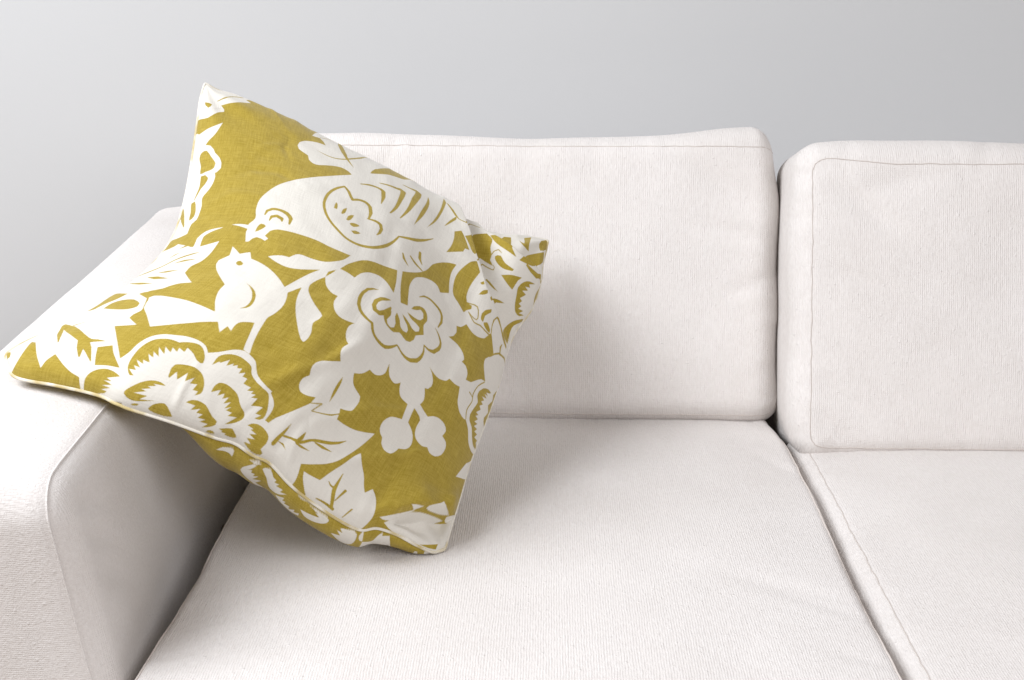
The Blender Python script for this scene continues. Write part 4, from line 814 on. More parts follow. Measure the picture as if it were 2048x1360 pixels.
    ('K', [[.6233,.5171,.00094],[.6338,.5286,.00202],[.6411,.5326,.00226],[.6492,.5349,.00251],[.6579,.5353,.00278],[.6667,.5351,.00307],[.6745,.5345,.00333],[.6813,.5329,.00355],[.6864,.5299,.00353],[.6901,.5256,.00352],[.6932,.5129,.00343],[.6892,.4956,.00145]]),
    ('K', [[.5682,.4499,.00067],[.559,.4424,.00321],[.5507,.4366,.0042],[.5449,.427,.00456],[.5453,.4148,.00405],[.5516,.4053,.004],[.5616,.4049,.00443],[.5706,.4159,.00542],[.5752,.4268,.00537],[.5757,.4358,.00219]]),
    ('k', [[.5716,.4078],[.5758,.404],[.5804,.4011],[.5865,.4],[.593,.4002],[.5995,.401],[.6057,.4031],[.6109,.4083],[.6161,.4132],[.6221,.4131],[.628,.4115],[.6365,.4105],[.6448,.4145],[.6498,.4246],[.6492,.4355],[.6562,.4431],[.6648,.4512],[.6621,.4559],[.6593,.4607],[.6568,.4653],[.6554,.4696],[.6571,.4768],[.6592,.4839],[.6574,.4914],[.6537,.4975],[.6487,.5012],[.6428,.5029],[.6367,.502],[.6304,.499],[.6239,.4933],[.6186,.4869],[.6157,.4772],[.6219,.481],[.6277,.4851],[.6364,.4947],[.6446,.4918],[.6486,.482],[.6442,.4727],[.6394,.4696],[.6328,.4674],[.6279,.4664],[.622,.4655],[.6158,.4646],[.6098,.4636],[.6143,.4619],[.6187,.4601],[.6235,.4588],[.629,.4584],[.6349,.4585],[.64,.4585],[.6493,.4565],[.6515,.4494],[.6454,.4425],[.64,.4421],[.6344,.443],[.6271,.4468],[.621,.4487],[.6143,.4502],[.6084,.4507],[.6025,.4509],[.607,.4478],[.6117,.4448],[.6173,.4426],[.6226,.44],[.6291,.433],[.6293,.4256],[.6213,.4232],[.6162,.424],[.6113,.4261],[.6082,.43],[.6047,.4345],[.6007,.437],[.596,.4394],[.5913,.4419],[.5921,.4305],[.5959,.4256],[.5998,.4209],[.6016,.4113],[.5958,.4046],[.5906,.4038],[.5855,.4043],[.5807,.4091],[.5819,.4157],[.5834,.423],[.5803,.4329],[.5775,.4267],[.5748,.4182]]),
    ('k', [[.5759,.2483],[.5753,.2424],[.5751,.2357],[.5753,.2306],[.5756,.2247],[.5762,.2185],[.5771,.2122],[.5781,.2073],[.5793,.2021],[.5807,.1969],[.5821,.1915],[.5835,.1862],[.5833,.1926],[.5832,.1989],[.583,.2052],[.5826,.2114],[.582,.2179],[.5813,.2246],[.5805,.2309],[.5797,.2362],[.5779,.2428]]),
    ('K', [[.5609,.1552,.0009],[.5652,.16,.00095],[.5712,.1676,.00103],[.5757,.1732,.00109]]),
    ('K', [[.5757,.1732,.00109],[.5745,.1674,.00105],[.5727,.1587,.001],[.571,.15,.00094],[.5698,.144,.0009]]),
    ('K', [[.5698,.144,.0009],[.5739,.1478,.00097],[.5798,.1529,.00106],[.5856,.1577,.00115],[.5906,.1623,.0013],[.5954,.1668,.00142],[.5996,.1713,.00153],[.6049,.1791,.00119],[.6086,.1851,.00095]]),
    ('K', [[.344,.8066,.00061],[.3509,.8043,.00103],[.3596,.8021,.00152],[.3673,.8014,.0016],[.3749,.8021,.00172],[.3824,.8048,.00175],[.3898,.8092,.00175],[.3972,.8151,.00175],[.4049,.8227,.00175],[.4135,.8332,.00196],[.4227,.8473,.00226],[.4311,.8609,.00234],[.4392,.8765,.00258],[.4491,.9037,.00172],[.4573,.9251,.00081]]),
    ('K', [[.3951,.9465,.00228],[.3956,.9353,.00317],[.3966,.9031,.00569],[.3993,.8736,.00595],[.4023,.8515,.00571],[.4045,.8384,.00422],[.4076,.8278,.00315],[.4119,.8174,.00228],[.4172,.8052,.00131],[.4211,.7964,.00059]]),
    ('K', [[.3501,.891,.00104],[.3557,.898,.00104],[.364,.9102,.00104],[.3734,.9265,.00104],[.3819,.9363,.00085],[.3877,.9403,.0008]]),
    ('K', [[.4124,.9448,.00095],[.4185,.9438,.00082],[.4294,.9536,.0006],[.4381,.9579,.00098],[.4436,.9517,.00081]]),
    ('k', [[-.0117,.4439],[-.0103,.4468],[-.0075,.4491],[-.0033,.4505],[.0015,.4517],[.0047,.4536],[.0016,.4574],[.0075,.4601],[.0038,.4689],[.0041,.4754],[.008,.4781],[.0174,.4776],[.033,.4758],[.0466,.4759],[.0577,.477],[.0696,.4787],[.0799,.4804],[.0883,.483],[.0939,.4876],[.0986,.4928],[.1048,.4953],[.1204,.491],[.1324,.4842],[.1313,.4788],[.1277,.4723],[.1311,.4625],[.1351,.4529],[.1322,.4444],[.1282,.4424],[.1228,.4403],[.1163,.4382],[.1092,.4362],[.1021,.4344],[.1067,.4375],[.1115,.4407],[.1159,.4439],[.1196,.4469],[.1221,.4495],[.1207,.459],[.1124,.46],[.0999,.46],[.0876,.4592],[.0802,.457],[.075,.4536],[.0668,.4503],[.058,.4487],[.0467,.4471],[.033,.4461],[.0171,.4469],[.0127,.4461],[.0093,.4431],[.0062,.4397],[.0037,.4365],[.0022,.4343]]),
    ('K', [[.0078,.3599,.00019],[.0114,.3613,.00097],[.0168,.3629,.00027],[.019,.3666,.00146],[.0223,.3706,.00145],[.0387,.3718,.00202],[.0533,.3732,.00209],[.0668,.3748,.00216],[.0793,.3765,.00204],[.0898,.3783,.00193],[.0982,.3805,.00187],[.1049,.3828,.00185],[.1111,.386,.00189],[.116,.3897,.00193],[.1203,.3934,.00197],[.1242,.3969,.00199],[.128,.3999,.00201],[.1339,.4037,.00218],[.1393,.4065,.00232],[.1449,.4089,.00245],[.1513,.4112,.00232],[.1579,.4133,.0022],[.1636,.4152,.0021],[.1707,.4177,.00129],[.1755,.4194,.00077]]),
    ('K', [[.1004,.4091,.00066],[.1044,.4127,.00136],[.1095,.4171,.00215],[.1181,.4225,.00088]]),
    ('K', [[.1403,.3904,.00083],[.1472,.393,.0016],[.1573,.3961,.0026],[.1665,.3976,.00191],[.1765,.3989,.00122],[.1835,.3999,.00075]]),
    ('K', [[.121,.3648,.00094],[.1309,.3649,.00176],[.1438,.3653,.00285],[.1534,.366,.00197],[.1632,.3671,.00109],[.1697,.3683,.00051]]),
    ('K', [[.1005,.3528,.00069],[.1151,.3501,.00227],[.1329,.3472,.00427],[.1463,.3454,.00284],[.1598,.3441,.00145],[.1688,.3433,.00052]]),
    ('K', [[.0328,.3416,.00081],[.06,.338,.00155],[.0877,.3351,.00238],[.1065,.3331,.00285],[.1207,.3317,.00188],[.1331,.3307,.00108],[.1412,.3302,.00055]]),
    ('k', [[.1027,.2496],[.1023,.2545],[.1018,.2594],[.1019,.2641],[.1037,.2681],[.1072,.2714],[.1118,.2741],[.1175,.2761],[.124,.2774],[.1316,.2781],[.14,.2783],[.1485,.2779],[.1564,.2766],[.1722,.2698],[.1847,.2619],[.1906,.251],[.1882,.2476],[.1835,.2446],[.177,.2425],[.1719,.242],[.1658,.2419],[.1589,.2423],[.1517,.2429],[.1443,.2437],[.135,.2449],[.125,.2464],[.1143,.2481]]),
    ('k', [[.045,.2378],[.0445,.2435],[.0439,.2492],[.0445,.2546],[.0442,.2601],[.0427,.2657],[.0382,.2734],[.0314,.2821],[.0304,.2893],[.0276,.2959],[.032,.3008],[.0345,.3047],[.0477,.3061],[.0656,.3052],[.083,.3036],[.0974,.302],[.1088,.3008],[.1066,.2964],[.1044,.2919],[.1019,.2876],[.0988,.2832],[.0954,.2797],[.0913,.2761],[.0867,.2725],[.0821,.2689],[.078,.2651],[.0744,.26],[.0721,.2546],[.0701,.2494],[.0672,.2452],[.0576,.2408]]),
    ('k', [[.1462,.2962],[.1493,.2987],[.1542,.3006],[.1594,.3012],[.1659,.3014],[.1744,.3009],[.1808,.3001],[.1881,.299],[.1959,.2976],[.2037,.2963],[.2109,.2952],[.2095,.288],[.2043,.2872],[.197,.2872],[.1913,.2868],[.1871,.2812],[.1865,.2775],[.1715,.2847],[.1599,.2899]]),
    ('K', [[.1909,.2743,.00104],[.199,.2615,.00113],[.2067,.2489,.00122]]),
    ('K', [[.0589,.1794,.00527],[.0782,.1796,.00719],[.1025,.175,.01001],[.1268,.1632,.01024],[.1471,.1518,.00939],[.1617,.1437,.00869],[.1737,.1378,.00851],[.1848,.1337,.00732],[.1946,.1311,.00618],[.2022,.1315,.00534],[.2094,.1329,.00444],[.2161,.1333,.00314],[.2231,.1335,.00177],[.2279,.1337,.00082]]),
    ('K', [[.0589,.1794,.00527],[.0726,.171,.00518],[.0925,.157,.00623],[.1116,.141,.00427],[.1256,.1273,.00217],[.1329,.1198,.00121]]),
    ('K', [[.1753,.1362,.00707],[.1844,.1248,.00673],[.1965,.1087,.00641],[.2051,.0967,.0047],[.2133,.0843,.00288],[.2185,.076,.00166]]),
    ('K', [[.1798,.1367,.00619],[.1882,.1297,.00634],[.2003,.1191,.00661],[.2132,.1066,.0068],[.2234,.0957,.00522],[.2339,.0837,.00348],[.2426,.0732,.00199],[.2481,.0662,.00101]]),
    ('K', [[.0949,.1872,.00197],[.0988,.1904,.00171],[.1044,.1948,.00134],[.1099,.1988,.00099],[.1138,.2015,.00075]]),
    ('k', [[.0775,-.0012],[.0814,.0036],[.0868,.0105],[.0912,.0176],[.0929,.0242],[.0923,.0309],[.0903,.0382],[.0869,.047],[.0833,.0551],[.08,.0621],[.0769,.0683],[.0739,.074],[.0674,.0836],[.056,.0942],[.0485,.102],[.0705,.1046],[.0891,.0961],[.0997,.09],[.1088,.084],[.1188,.0765],[.1288,.0674],[.1401,.0548],[.1498,.0432],[.1573,.0339],[.1633,.0266],[.1636,.0338],[.1629,.0424],[.1621,.0518],[.1622,.0589],[.1628,.0658],[.1635,.0726],[.1639,.0793],[.1737,.0706],[.1825,.0627],[.1905,.0557],[.1975,.0498],[.2039,.0449],[.211,.0397],[.2175,.0353],[.2234,.0315],[.2291,.0284],[.2361,.0252],[.2427,.0228],[.2491,.0204],[.2535,.0058],[.2587,-.0019],[.2537,-.0019],[.2488,-.0019],[.2439,-.0019],[.2389,-.002],[.2335,-.0019],[.2275,-.002],[.2206,-.002],[.2161,-.0021],[.2111,-.0021],[.2057,-.0023],[.1999,-.0023],[.1939,-.0025],[.1878,-.0025],[.1816,-.0026],[.1754,-.0026],[.1693,-.0027],[.1634,-.0026],[.1577,-.0026],[.1524,-.0026],[.1438,-.0025],[.136,-.0027],[.1283,-.0027],[.1208,-.003],[.1132,-.0034],[.1044,-.0041],[.0942,-.0055]]),
    ('k', [[-.0056,.0315],[.0166,.0395],[.031,.034],[.0373,.0276],[.0213,.0123],[.0115,.0181],[.0008,.0259]]),
    ('k', [[.2298,.1122],[.241,.1175],[.2518,.1231],[.2576,.1157],[.2632,.1085],[.27,.1005],[.275,.095],[.2807,.089],[.2866,.0828],[.2923,.077],[.2977,.0715],[.3028,.0665],[.2986,.0656],[.2943,.0649],[.29,.0643],[.2857,.0637],[.2815,.0631],[.2763,.062],[.2713,.0607],[.2662,.0593],[.2611,.0579],[.2565,.0665],[.2515,.0754],[.2463,.0844],[.2411,.0936],[.2356,.1028]]),
    ('k', [[.3153,.0483],[.3081,.0505],[.301,.0528],[.2961,.0538],[.2912,.0544],[.2864,.0543],[.282,.0532],[.2777,.0515],[.2738,.0489],[.2702,.0455],[.267,.0412],[.2644,.0366],[.2623,.0291],[.2613,.0216],[.2608,.0149],[.2612,.0083],[.262,.0037],[.2637,.0009],[.2667,-.0009],[.2714,-.0014],[.2773,-.0011],[.2833,-.0006],[.2878,.0001],[.2924,.001],[.2971,.0021],[.3017,.0032],[.3047,.0076],[.2934,.0071],[.3103,.0158],[.2933,.0153],[.3117,.023],[.2933,.0262],[.3077,.0296],[.296,.0337],[.3059,.0403]]),
    ('k', [[.3329,.0633],[.3271,.0606],[.3215,.0654],[.3156,.0722],[.3116,.0793],[.3083,.0876],[.3062,.0941],[.3043,.1013],[.3026,.1084],[.3011,.1152],[.2998,.1218],[.2988,.1284],[.2983,.1351],[.2983,.1416],[.2988,.1476],[.2999,.153],[.3015,.1578],[.3039,.1621],[.3071,.1658],[.311,.1692],[.3151,.1722],[.3192,.1747],[.3235,.1766],[.3277,.178],[.3339,.1785],[.3402,.1779],[.3431,.1806],[.3468,.183],[.3505,.1845],[.3549,.1858],[.3593,.1864],[.3652,.186],[.3709,.1839],[.3767,.1794],[.3823,.1729],[.3881,.1643],[.3929,.1557],[.397,.1436],[.3936,.1409],[.3863,.1456],[.3805,.1522],[.3738,.1594],[.3688,.1633],[.3633,.167],[.3577,.171],[.3606,.1576],[.3478,.1658],[.3519,.1527],[.3395,.1622],[.3452,.1468],[.3294,.1579],[.341,.1378],[.3222,.1507],[.3379,.128],[.3228,.1354],[.3335,.1202],[.3202,.1254],[.3358,.1065],[.3227,.1072],[.3301,.0976],[.3141,.1007],[.3312,.0865],[.319,.0863],[.3291,.0776],[.3179,.0739]]),
    ('k', [[.3739,.088],[.3716,.0959],[.3691,.1039],[.3673,.1105],[.3672,.121],[.3695,.1233],[.3728,.1252],[.3766,.1266],[.3798,.1274],[.3835,.1281],[.3873,.1281],[.3912,.1272],[.3963,.1254],[.4012,.1233],[.406,.12],[.4104,.1157],[.4144,.1106],[.4181,.105],[.4214,.0987],[.4243,.0918],[.4265,.0855],[.4286,.0774],[.4289,.0706],[.4268,.0655],[.4236,.0611],[.4237,.0731],[.4164,.0723],[.4156,.089],[.4067,.0848],[.4055,.1032],[.3993,.0847],[.3925,.1087],[.3881,.0851],[.3785,.1047],[.3773,.0829]]),
    ('k', [[.3823,.0623],[.3779,.0654],[.3731,.0679],[.3693,.0685],[.3652,.0684],[.3612,.0672],[.3584,.0656],[.3556,.0633],[.353,.0605],[.3505,.0573],[.3482,.0536],[.3461,.0493],[.3441,.0447],[.3422,.0402],[.3397,.0341],[.3373,.0282],[.3355,.0237],[.3357,.0179],[.3413,.0132],[.3455,.0116],[.3503,.0109],[.3551,.0114],[.3608,.0132],[.3637,.0144],[.3671,.0158],[.3706,.0175],[.3743,.0193],[.3779,.021],[.3813,.0228],[.3708,.0199],[.36,.0171],[.3689,.0281],[.359,.0275],[.349,.0266],[.364,.0379],[.3553,.0393],[.3671,.0471],[.3611,.0502],[.3708,.0562],[.3646,.0596]]),
    ('k', [[.3492,.0043],[.3552,.0077],[.3618,.0085],[.3588,.0046],[.3523,.0034]]),
    ('k', [[.3748,.0053],[.3776,.01],[.3806,.0148],[.3844,.0184],[.3884,.0209],[.3921,.0228],[.3957,.0229],[.3994,.0197],[.403,.0149],[.4055,.0113],[.4081,.0076],[.4109,.0044],[.407,.0033],[.4031,.0026],[.3989,.0021],[.3953,.0021],[.3913,.0021],[.3874,.0023],[.384,.0026],[.379,.0035]]),
    ('k', [[.4192,.0395],[.4216,.0446],[.4245,.0489],[.4284,.0515],[.4332,.0523],[.437,.0517],[.4411,.0502],[.4449,.048],[.4496,.0431],[.4537,.0378],[.4574,.0336],[.4611,.0298],[.4657,.0266],[.4694,.0235],[.4694,.0169],[.4672,.0133],[.4636,.0098],[.4603,.0078],[.4565,.0059],[.4527,.0042],[.4591,.0126],[.4473,.0118],[.4543,.0187],[.4434,.0172],[.4481,.0264],[.4391,.0257],[.4415,.0365],[.4306,.0267],[.4331,.0392]]),
    ('k', [[.4388,.082],[.4374,.0892],[.4363,.0963],[.4363,.1038],[.4377,.1098],[.4415,.1126],[.4467,.1129],[.451,.1117],[.4557,.1094],[.46,.1069],[.4655,.1033],[.4703,.0985],[.4751,.0911],[.4794,.0833],[.483,.0772],[.4865,.0717],[.4909,.0666],[.4948,.0618],[.4975,.0556],[.4987,.0492],[.4982,.0434],[.4963,.0383],[.4932,.0337],[.4893,.0296],[.4865,.0271],[.4834,.0248],[.4803,.0226],[.4855,.0335],[.4902,.0451],[.4781,.0421],[.4807,.0524],[.4715,.0537],[.4752,.0654],[.4681,.0561],[.4703,.0761],[.4628,.0664],[.4637,.0857],[.4574,.0765],[.455,.091],[.4491,.0793],[.4471,.0956]]),
    ('k', [[.4093,.1455],[.408,.152],[.4067,.1585],[.406,.1642],[.406,.1708],[.4076,.1761],[.4099,.1793],[.413,.1822],[.4165,.1844],[.4204,.1857],[.4247,.1864],[.4291,.1862],[.4337,.1851],[.4384,.183],[.4429,.1807],[.449,.1775],[.4545,.173],[.4577,.1679],[.4606,.1617],[.4639,.1561],[.4678,.1515],[.4721,.1474],[.4768,.1431],[.4822,.1385],[.4879,.1339],[.4931,.1301],[.4992,.1271],[.5045,.1237],[.5078,.1186],[.511,.1117],[.5139,.1048],[.5164,.0986],[.5185,.0923],[.5201,.0863],[.5214,.0776],[.5215,.0702],[.5186,.0628],[.5151,.0599],[.5111,.0574],[.5166,.0722],[.5085,.0684],[.5114,.0898],[.4965,.0817],[.4972,.1029],[.4888,.1005],[.491,.1111],[.4842,.1106],[.4845,.1184],[.4765,.1149],[.4776,.1251],[.4649,.1283],[.4639,.1425],[.4562,.1433],[.4551,.1547],[.4484,.1468],[.4467,.1605],[.4408,.1577],[.4377,.1651],[.433,.1586],[.4316,.1665],[.426,.154],[.4225,.171],[.4152,.1558],[.4133,.1606]]),
    ('k', [[.5085,.0368],[.5112,.0425],[.5144,.0478],[.519,.0516],[.5243,.0537],[.5295,.0533],[.5345,.0505],[.539,.046],[.5424,.0398],[.5436,.0345],[.5441,.0287],[.544,.0233],[.5418,.016],[.54,.0101],[.5445,.0045],[.5423,.002],[.5384,.0015],[.5337,.0012],[.529,.0014],[.5239,.0019],[.5203,.0026],[.5165,.0038],[.5129,.0055],[.5247,.009],[.5152,.014],[.5274,.0216],[.5166,.0235],[.5263,.0322],[.5153,.0327],[.5187,.0376]]),
    ('k', [[.4593,.0018],[.4628,.0044],[.4682,.0051],[.4736,.0021],[.4673,.0013],[.4627,.0014]]),
    ('k', [[.4751,.0116],[.4791,.0138],[.4833,.0158],[.4881,.0179],[.4925,.0184],[.4971,.012],[.5003,.008],[.5019,.0049],[.4983,.0035],[.4931,.0033],[.4891,.0037],[.4852,.0045],[.4857,.0067],[.4794,.0069],[.4805,.0096]]),
    ('K', [[.5585,.0911,.00048],[.5583,.0857,.00084],[.558,.0779,.00137],[.5574,.0699,.0019],[.5566,.0623,.00222],[.5556,.0545,.00254],[.5547,.0475,.00283],[.5536,.0384,.00298],[.5527,.0318,.0031],[.5525,.0283,.00216]]),
    ('K', [[.5579,.0421,.00094],[.5649,.0436,.00197],[.5726,.0376,.0005]]),
    ('K', [[.5599,.0591,.00207],[.5641,.0626,.00227],[.5698,.0662,.00254],[.5757,.0679,.00311],[.5813,.0705,.00366],[.5883,.0785,.00258],[.5914,.0848,.00245],[.5949,.0924,.00232],[.5986,.0991,.00219],[.6044,.106,.00274],[.6107,.1117,.00331],[.6153,.1157,.00333],[.6201,.1198,.00335],[.6247,.1242,.00337],[.6292,.1292,.00301],[.6334,.1346,.00263],[.6372,.1398,.00227],[.642,.1478,.00127],[.6452,.1537,.00056]]),
    ('K', [[.5838,.1009,.00073],[.584,.0942,.00171],[.5839,.0856,.00294],[.5826,.0771,.00294],[.5813,.0705,.00293]]),
    ('K', [[.5818,.0657,.0022],[.5909,.0701,.00257],[.5959,.0729,.00188],[.6015,.0758,.0011],[.6054,.0777,.00055]]),
    ('K', [[.6059,.1015,.00183],[.6112,.1029,.00246],[.6186,.1051,.00333],[.6244,.1072,.00243],[.6306,.1096,.00145],[.635,.1112,.00076]]),
    ('K', [[.6728,.088,.00069],[.6729,.081,.00116],[.6731,.0708,.00183],[.6732,.0613,.00245],[.6734,.0503,.00315],[.6742,.0404,.00378],[.6765,.0309,.00366],[.6792,.0226,.00354],[.6813,.0145,.00325],[.6828,.0087,.00302]]),
    ('K', [[.6589,.0521,.00102],[.6655,.0468,.00205],[.6727,.0462,.00276]]),
    ('K', [[.6921,.0581,.00251],[.6906,.0514,.0022],[.6886,.0423,.00177],[.6862,.0315,.00133],[.6841,.0234,.00098]]),
    ('K', [[.7185,.0281,.00158],[.7164,.022,.00148],[.7135,.0143,.00134],[.7106,.0073,.00106],[.7086,.0031,.00072]]),
    ('K', [[.653,.0056,.0011],[.6568,.0062,.00133],[.6625,.007,.00169],[.6684,.0076,.00206],[.6748,.0076,.00238],[.6816,.0072,.00271],[.6864,.0068,.00294]]),
    ('k', [[.8971,.0023],[.9055,.0048],[.9146,.0084],[.9245,.013],[.9327,.0177],[.9415,.023],[.9504,.0275],[.9596,.0313],[.9583,.0096],[.9471,.0073],[.9348,.0052],[.926,.0043],[.9162,.0036],[.9063,.0029]]),
    ('k', [[.9266,.1075],[.9294,.1099],[.94,.1156],[.9497,.12],[.9596,.1233],[.9745,.1145],[.9677,.1156],[.9572,.1171],[.944,.1143],[.9326,.11]]),
    ('k', [[.0195,.8909],[.0292,.8887],[.043,.8873],[.0513,.8853],[.0454,.8704],[.0351,.863],[.0244,.8756]]),
    ('K', [[.0719,.9081,.00169],[.0821,.9135,.00221],[.0952,.92,.0032],[.1075,.9305,.00286],[.1207,.9522,.00249],[.1313,.9612,.00224],[.1422,.9672,.00197],[.1498,.9717,.00178]]),
    ('k', [[.0297,.6993],[.0304,.7088],[.0354,.7156],[.0447,.7199],[.0557,.7197],[.0664,.7109],[.0776,.6982],[.086,.6898],[.0941,.6814],[.0995,.6743],[.098,.6614],[.0921,.6576],[.084,.6555],[.067,.6549],[.056,.6521],[.0464,.6521],[.0442,.6612],[.043,.6739],[.0386,.6824],[.033,.6913]]),
    ('k', [[.0519,.6448],[.0698,.6457],[.085,.6338],[.0837,.6261],[.0788,.6184],[.072,.6125],[.0649,.6069],[.061,.6008],[.0574,.5939],[.0533,.5869],[.0486,.5794],[.0456,.576],[.046,.5796],[.0482,.5873],[.0504,.5951],[.0525,.6012],[.0546,.6074],[.0557,.6147],[.0553,.6215],[.0542,.6291],[.0529,.637]]),
    ('k', [[.0372,.5717],[.053,.5748],[.0606,.5654],[.0671,.5527],[.0718,.5413],[.0731,.5324],[.0661,.5255],[.0564,.5237],[.0523,.5292],[.0496,.5374],[.047,.5458],[.0428,.5554],[.0384,.5649]]),
    ('k', [[-.011,.5785],[-.0129,.5884],[-.01,.5913],[-.0007,.5793],[.0097,.5576],[.0145,.5491],[.0212,.5385],[.0293,.5284],[.0382,.5165],[.0452,.5083],[.0483,.5046],[.0356,.5096],[.0109,.5317],[.0005,.5488],[-.0063,.5667]]),
]
PRINT_BACK = [
    ('c', [[.5182,.0441],[.5204,.0293],[.5235,.022],[.5277,.0144],[.5323,.0084],[.5366,.0046],[.5414,.0047],[.5292,.0248],[.5364,.0182],[.5348,.0278],[.541,.0277],[.5383,.0389],[.5468,.0322],[.5386,.0538],[.5517,.0474],[.5432,.0725],[.5545,.0946],[.5636,.0972],[.558,.1001],[.5534,.1],[.5474,.1098],[.5441,.1066],[.5415,.0965],[.5387,.0837],[.5358,.0739],[.532,.0676],[.5285,.0637],[.5254,.0597],[.521,.0522]]),
    ('c', [[.5503,.0071],[.5534,.0037],[.5574,.0028],[.5625,.0016],[.5667,.0037],[.5706,.0088],[.5767,.0078],[.5731,.0183],[.5843,.0085],[.5781,.0211],[.5926,.0124],[.5874,.0269],[.607,.0078],[.6019,.0132],[.5966,.0209],[.5915,.0298],[.587,.0382],[.5796,.0488],[.5735,.0533],[.5685,.054],[.5646,.0483],[.562,.0369],[.5592,.0255],[.5569,.0201],[.5541,.0149],[.5517,.0102]]),
    ('c', [[.581,.0569],[.5989,.0298],[.5956,.0497],[.6029,.0406],[.5996,.0571],[.6112,.0467],[.6101,.0683],[.6217,.042],[.6203,.0625],[.631,.0435],[.6302,.063],[.6253,.0682],[.6203,.0734],[.6148,.0788],[.6108,.0767],[.6061,.0778],[.6017,.0755],[.5976,.0746],[.5926,.0739],[.5881,.0722],[.5848,.0683]]),
    ('c', [[.6313,.0238],[.6355,.0316],[.6404,.0388],[.6448,.0406],[.6499,.0405],[.6552,.0388],[.6609,.0357],[.6668,.0313],[.6721,.0267],[.6787,.0194],[.6837,.0125],[.6877,.0038],[.6826,.002],[.6773,.0018],[.6708,.0018],[.6658,.0016],[.6604,.0015],[.6556,.0014],[.65,.0015],[.645,.0017],[.6489,.002],[.6528,.0024],[.6563,.0029],[.6607,.0037],[.6646,.0047],[.6573,.0054],[.67,.0106],[.6648,.0125],[.6596,.0145],[.6545,.0166],[.6495,.0185],[.6448,.02],[.6403,.0212],[.6358,.0224]]),
    ('c', [[.6199,.0012],[.6242,.0016],[.6293,.0017],[.6342,.0015],[.6398,.0011],[.6453,.0005],[.6505,-.0004],[.6557,-.0014],[.6606,-.0021],[.6663,-.002],[.6725,-.0015],[.6757,-.0014],[.6795,-.0013],[.6837,-.0012],[.6882,-.0011],[.693,-.0009],[.6978,-.0008],[.7025,-.0006],[.7071,-.0004],[.712,-.0045],[.7072,-.0047],[.7024,-.0049],[.6977,-.0051],[.6929,-.0052],[.6882,-.0053],[.6836,-.0054],[.6791,-.0055],[.6747,-.0056],[.6705,-.0056],[.6654,-.0056],[.6605,-.0056],[.6558,-.0056],[.6513,-.0055],[.6467,-.0055],[.6422,-.0054],[.6376,-.0053]]),
    ('c', [[.6963,.0408],[.7147,.029],[.7056,.0139],[.7184,.0159],[.7112,.0055],[.7166,.0038],[.7228,.0027],[.7286,.002],[.7351,.0013],[.7403,.0011],[.7465,.003],[.747,.0077],[.7461,.02],[.744,.035],[.7403,.0525],[.734,.0696],[.7264,.0797],[.7213,.0836],[.7166,.0763],[.7115,.071],[.7067,.0591],[.7015,.0486]]),
    ('c', [[.7532,.0024],[.7557,.001],[.7593,-.0006],[.7606,.0295],[.7534,.137],[.7602,.1344],[.7548,.236],[.7653,.2008],[.7766,.1812],[.7839,.1723],[.7984,.0011],[.7945,.0057],[.7916,.0123],[.7878,.0226],[.7836,.0343],[.779,.0417],[.773,.0401],[.7657,.0323],[.7592,.0253],[.7548,.0206],[.7519,.0129],[.7513,.0053]]),
    ('c', [[.7798,.0913],[.781,.0859],[.7826,.0477],[.7841,.031],[.7873,.0203],[.7916,.0142],[.7972,.0096],[.8036,.0058],[.8104,.0037],[.817,.0021],[.8212,.0236],[.8265,.0842],[.8049,.1005],[.7852,.1119]]),
    ('c', [[.7789,.0644],[.7817,.0435],[.7845,.0293],[.7874,.0179],[.7904,.0095],[.7936,.0043],[.7968,.0025],[.7999,.0009],[.7986,.1064],[.7943,.2045],[.7948,.2173],[.8045,.2013],[.8125,.2045],[.8228,.1817],[.8314,.1774],[.8402,.184],[.8477,.1752],[.8562,.1535],[.8671,.0469],[.8734,.1452],[.8835,.114],[.8913,.0186],[.9,.0144],[.9105,.106],[.9194,.0971],[.9231,-.004],[.9319,-.0039],[.9412,-.0032],[.951,-.0024],[.9605,-.002],[.97,-.0019],[.9442,.0096],[.9353,.0127],[.928,.0335],[.9202,.0367],[.912,.0403],[.9036,.0433],[.8938,.0494],[.8873,.0573],[.88,.0596],[.8727,.0625],[.8652,.0665],[.8577,.0714],[.8504,.0756],[.8434,.078],[.8367,.0806],[.83,.0935],[.8222,.094],[.8143,.0971],[.8066,.1033],[.8003,.1056],[.7935,.1149],[.7879,.1178],[.7845,.1109],[.7805,.0943]]),
    ('k', [[.8405,.0149],[.8493,.0044],[.8552,.0042],[.8633,.0041],[.8722,.0043],[.8801,.0045],[.8852,.0054],[.8784,.0243],[.8718,.037],[.8631,.0516],[.8545,.0609],[.8481,.0638],[.8419,.04]]),
    ('k', [[.7989,.0647],[.8052,.071],[.8095,.0905],[.7994,.0917]]),
    ('c', [[.4786,.0162],[.4825,.0088],[.4864,.0046],[.4902,.0035],[.4938,.0028],[.5006,.0021],[.5035,.0036],[.5033,.006],[.5026,.0124],[.5017,.0179],[.4976,.0121],[.4945,.0107],[.4905,.0103],[.4869,.0112],[.4827,.0133]]),
    ('c', [[.5268,.0033],[.5314,.0024],[.5379,.0014],[.5431,-.0003],[.5467,-.0015],[.5438,.001],[.5479,.0024],[.5439,.0027],[.5398,.003],[.5361,.0032],[.5301,.0034]]),
]


pillow = bpy.data.objects.new('throw_pillow', None)
link(pillow)
PILLOW_BASE = Vector((-0.1107, 1.3245, 0.446))
pillow.location = PILLOW_BASE
pillow['label'] = 'square mustard yellow and cream pillow printed with birds and flowers, leaning on the sofa arm'
pillow['category'] = 'pillow'

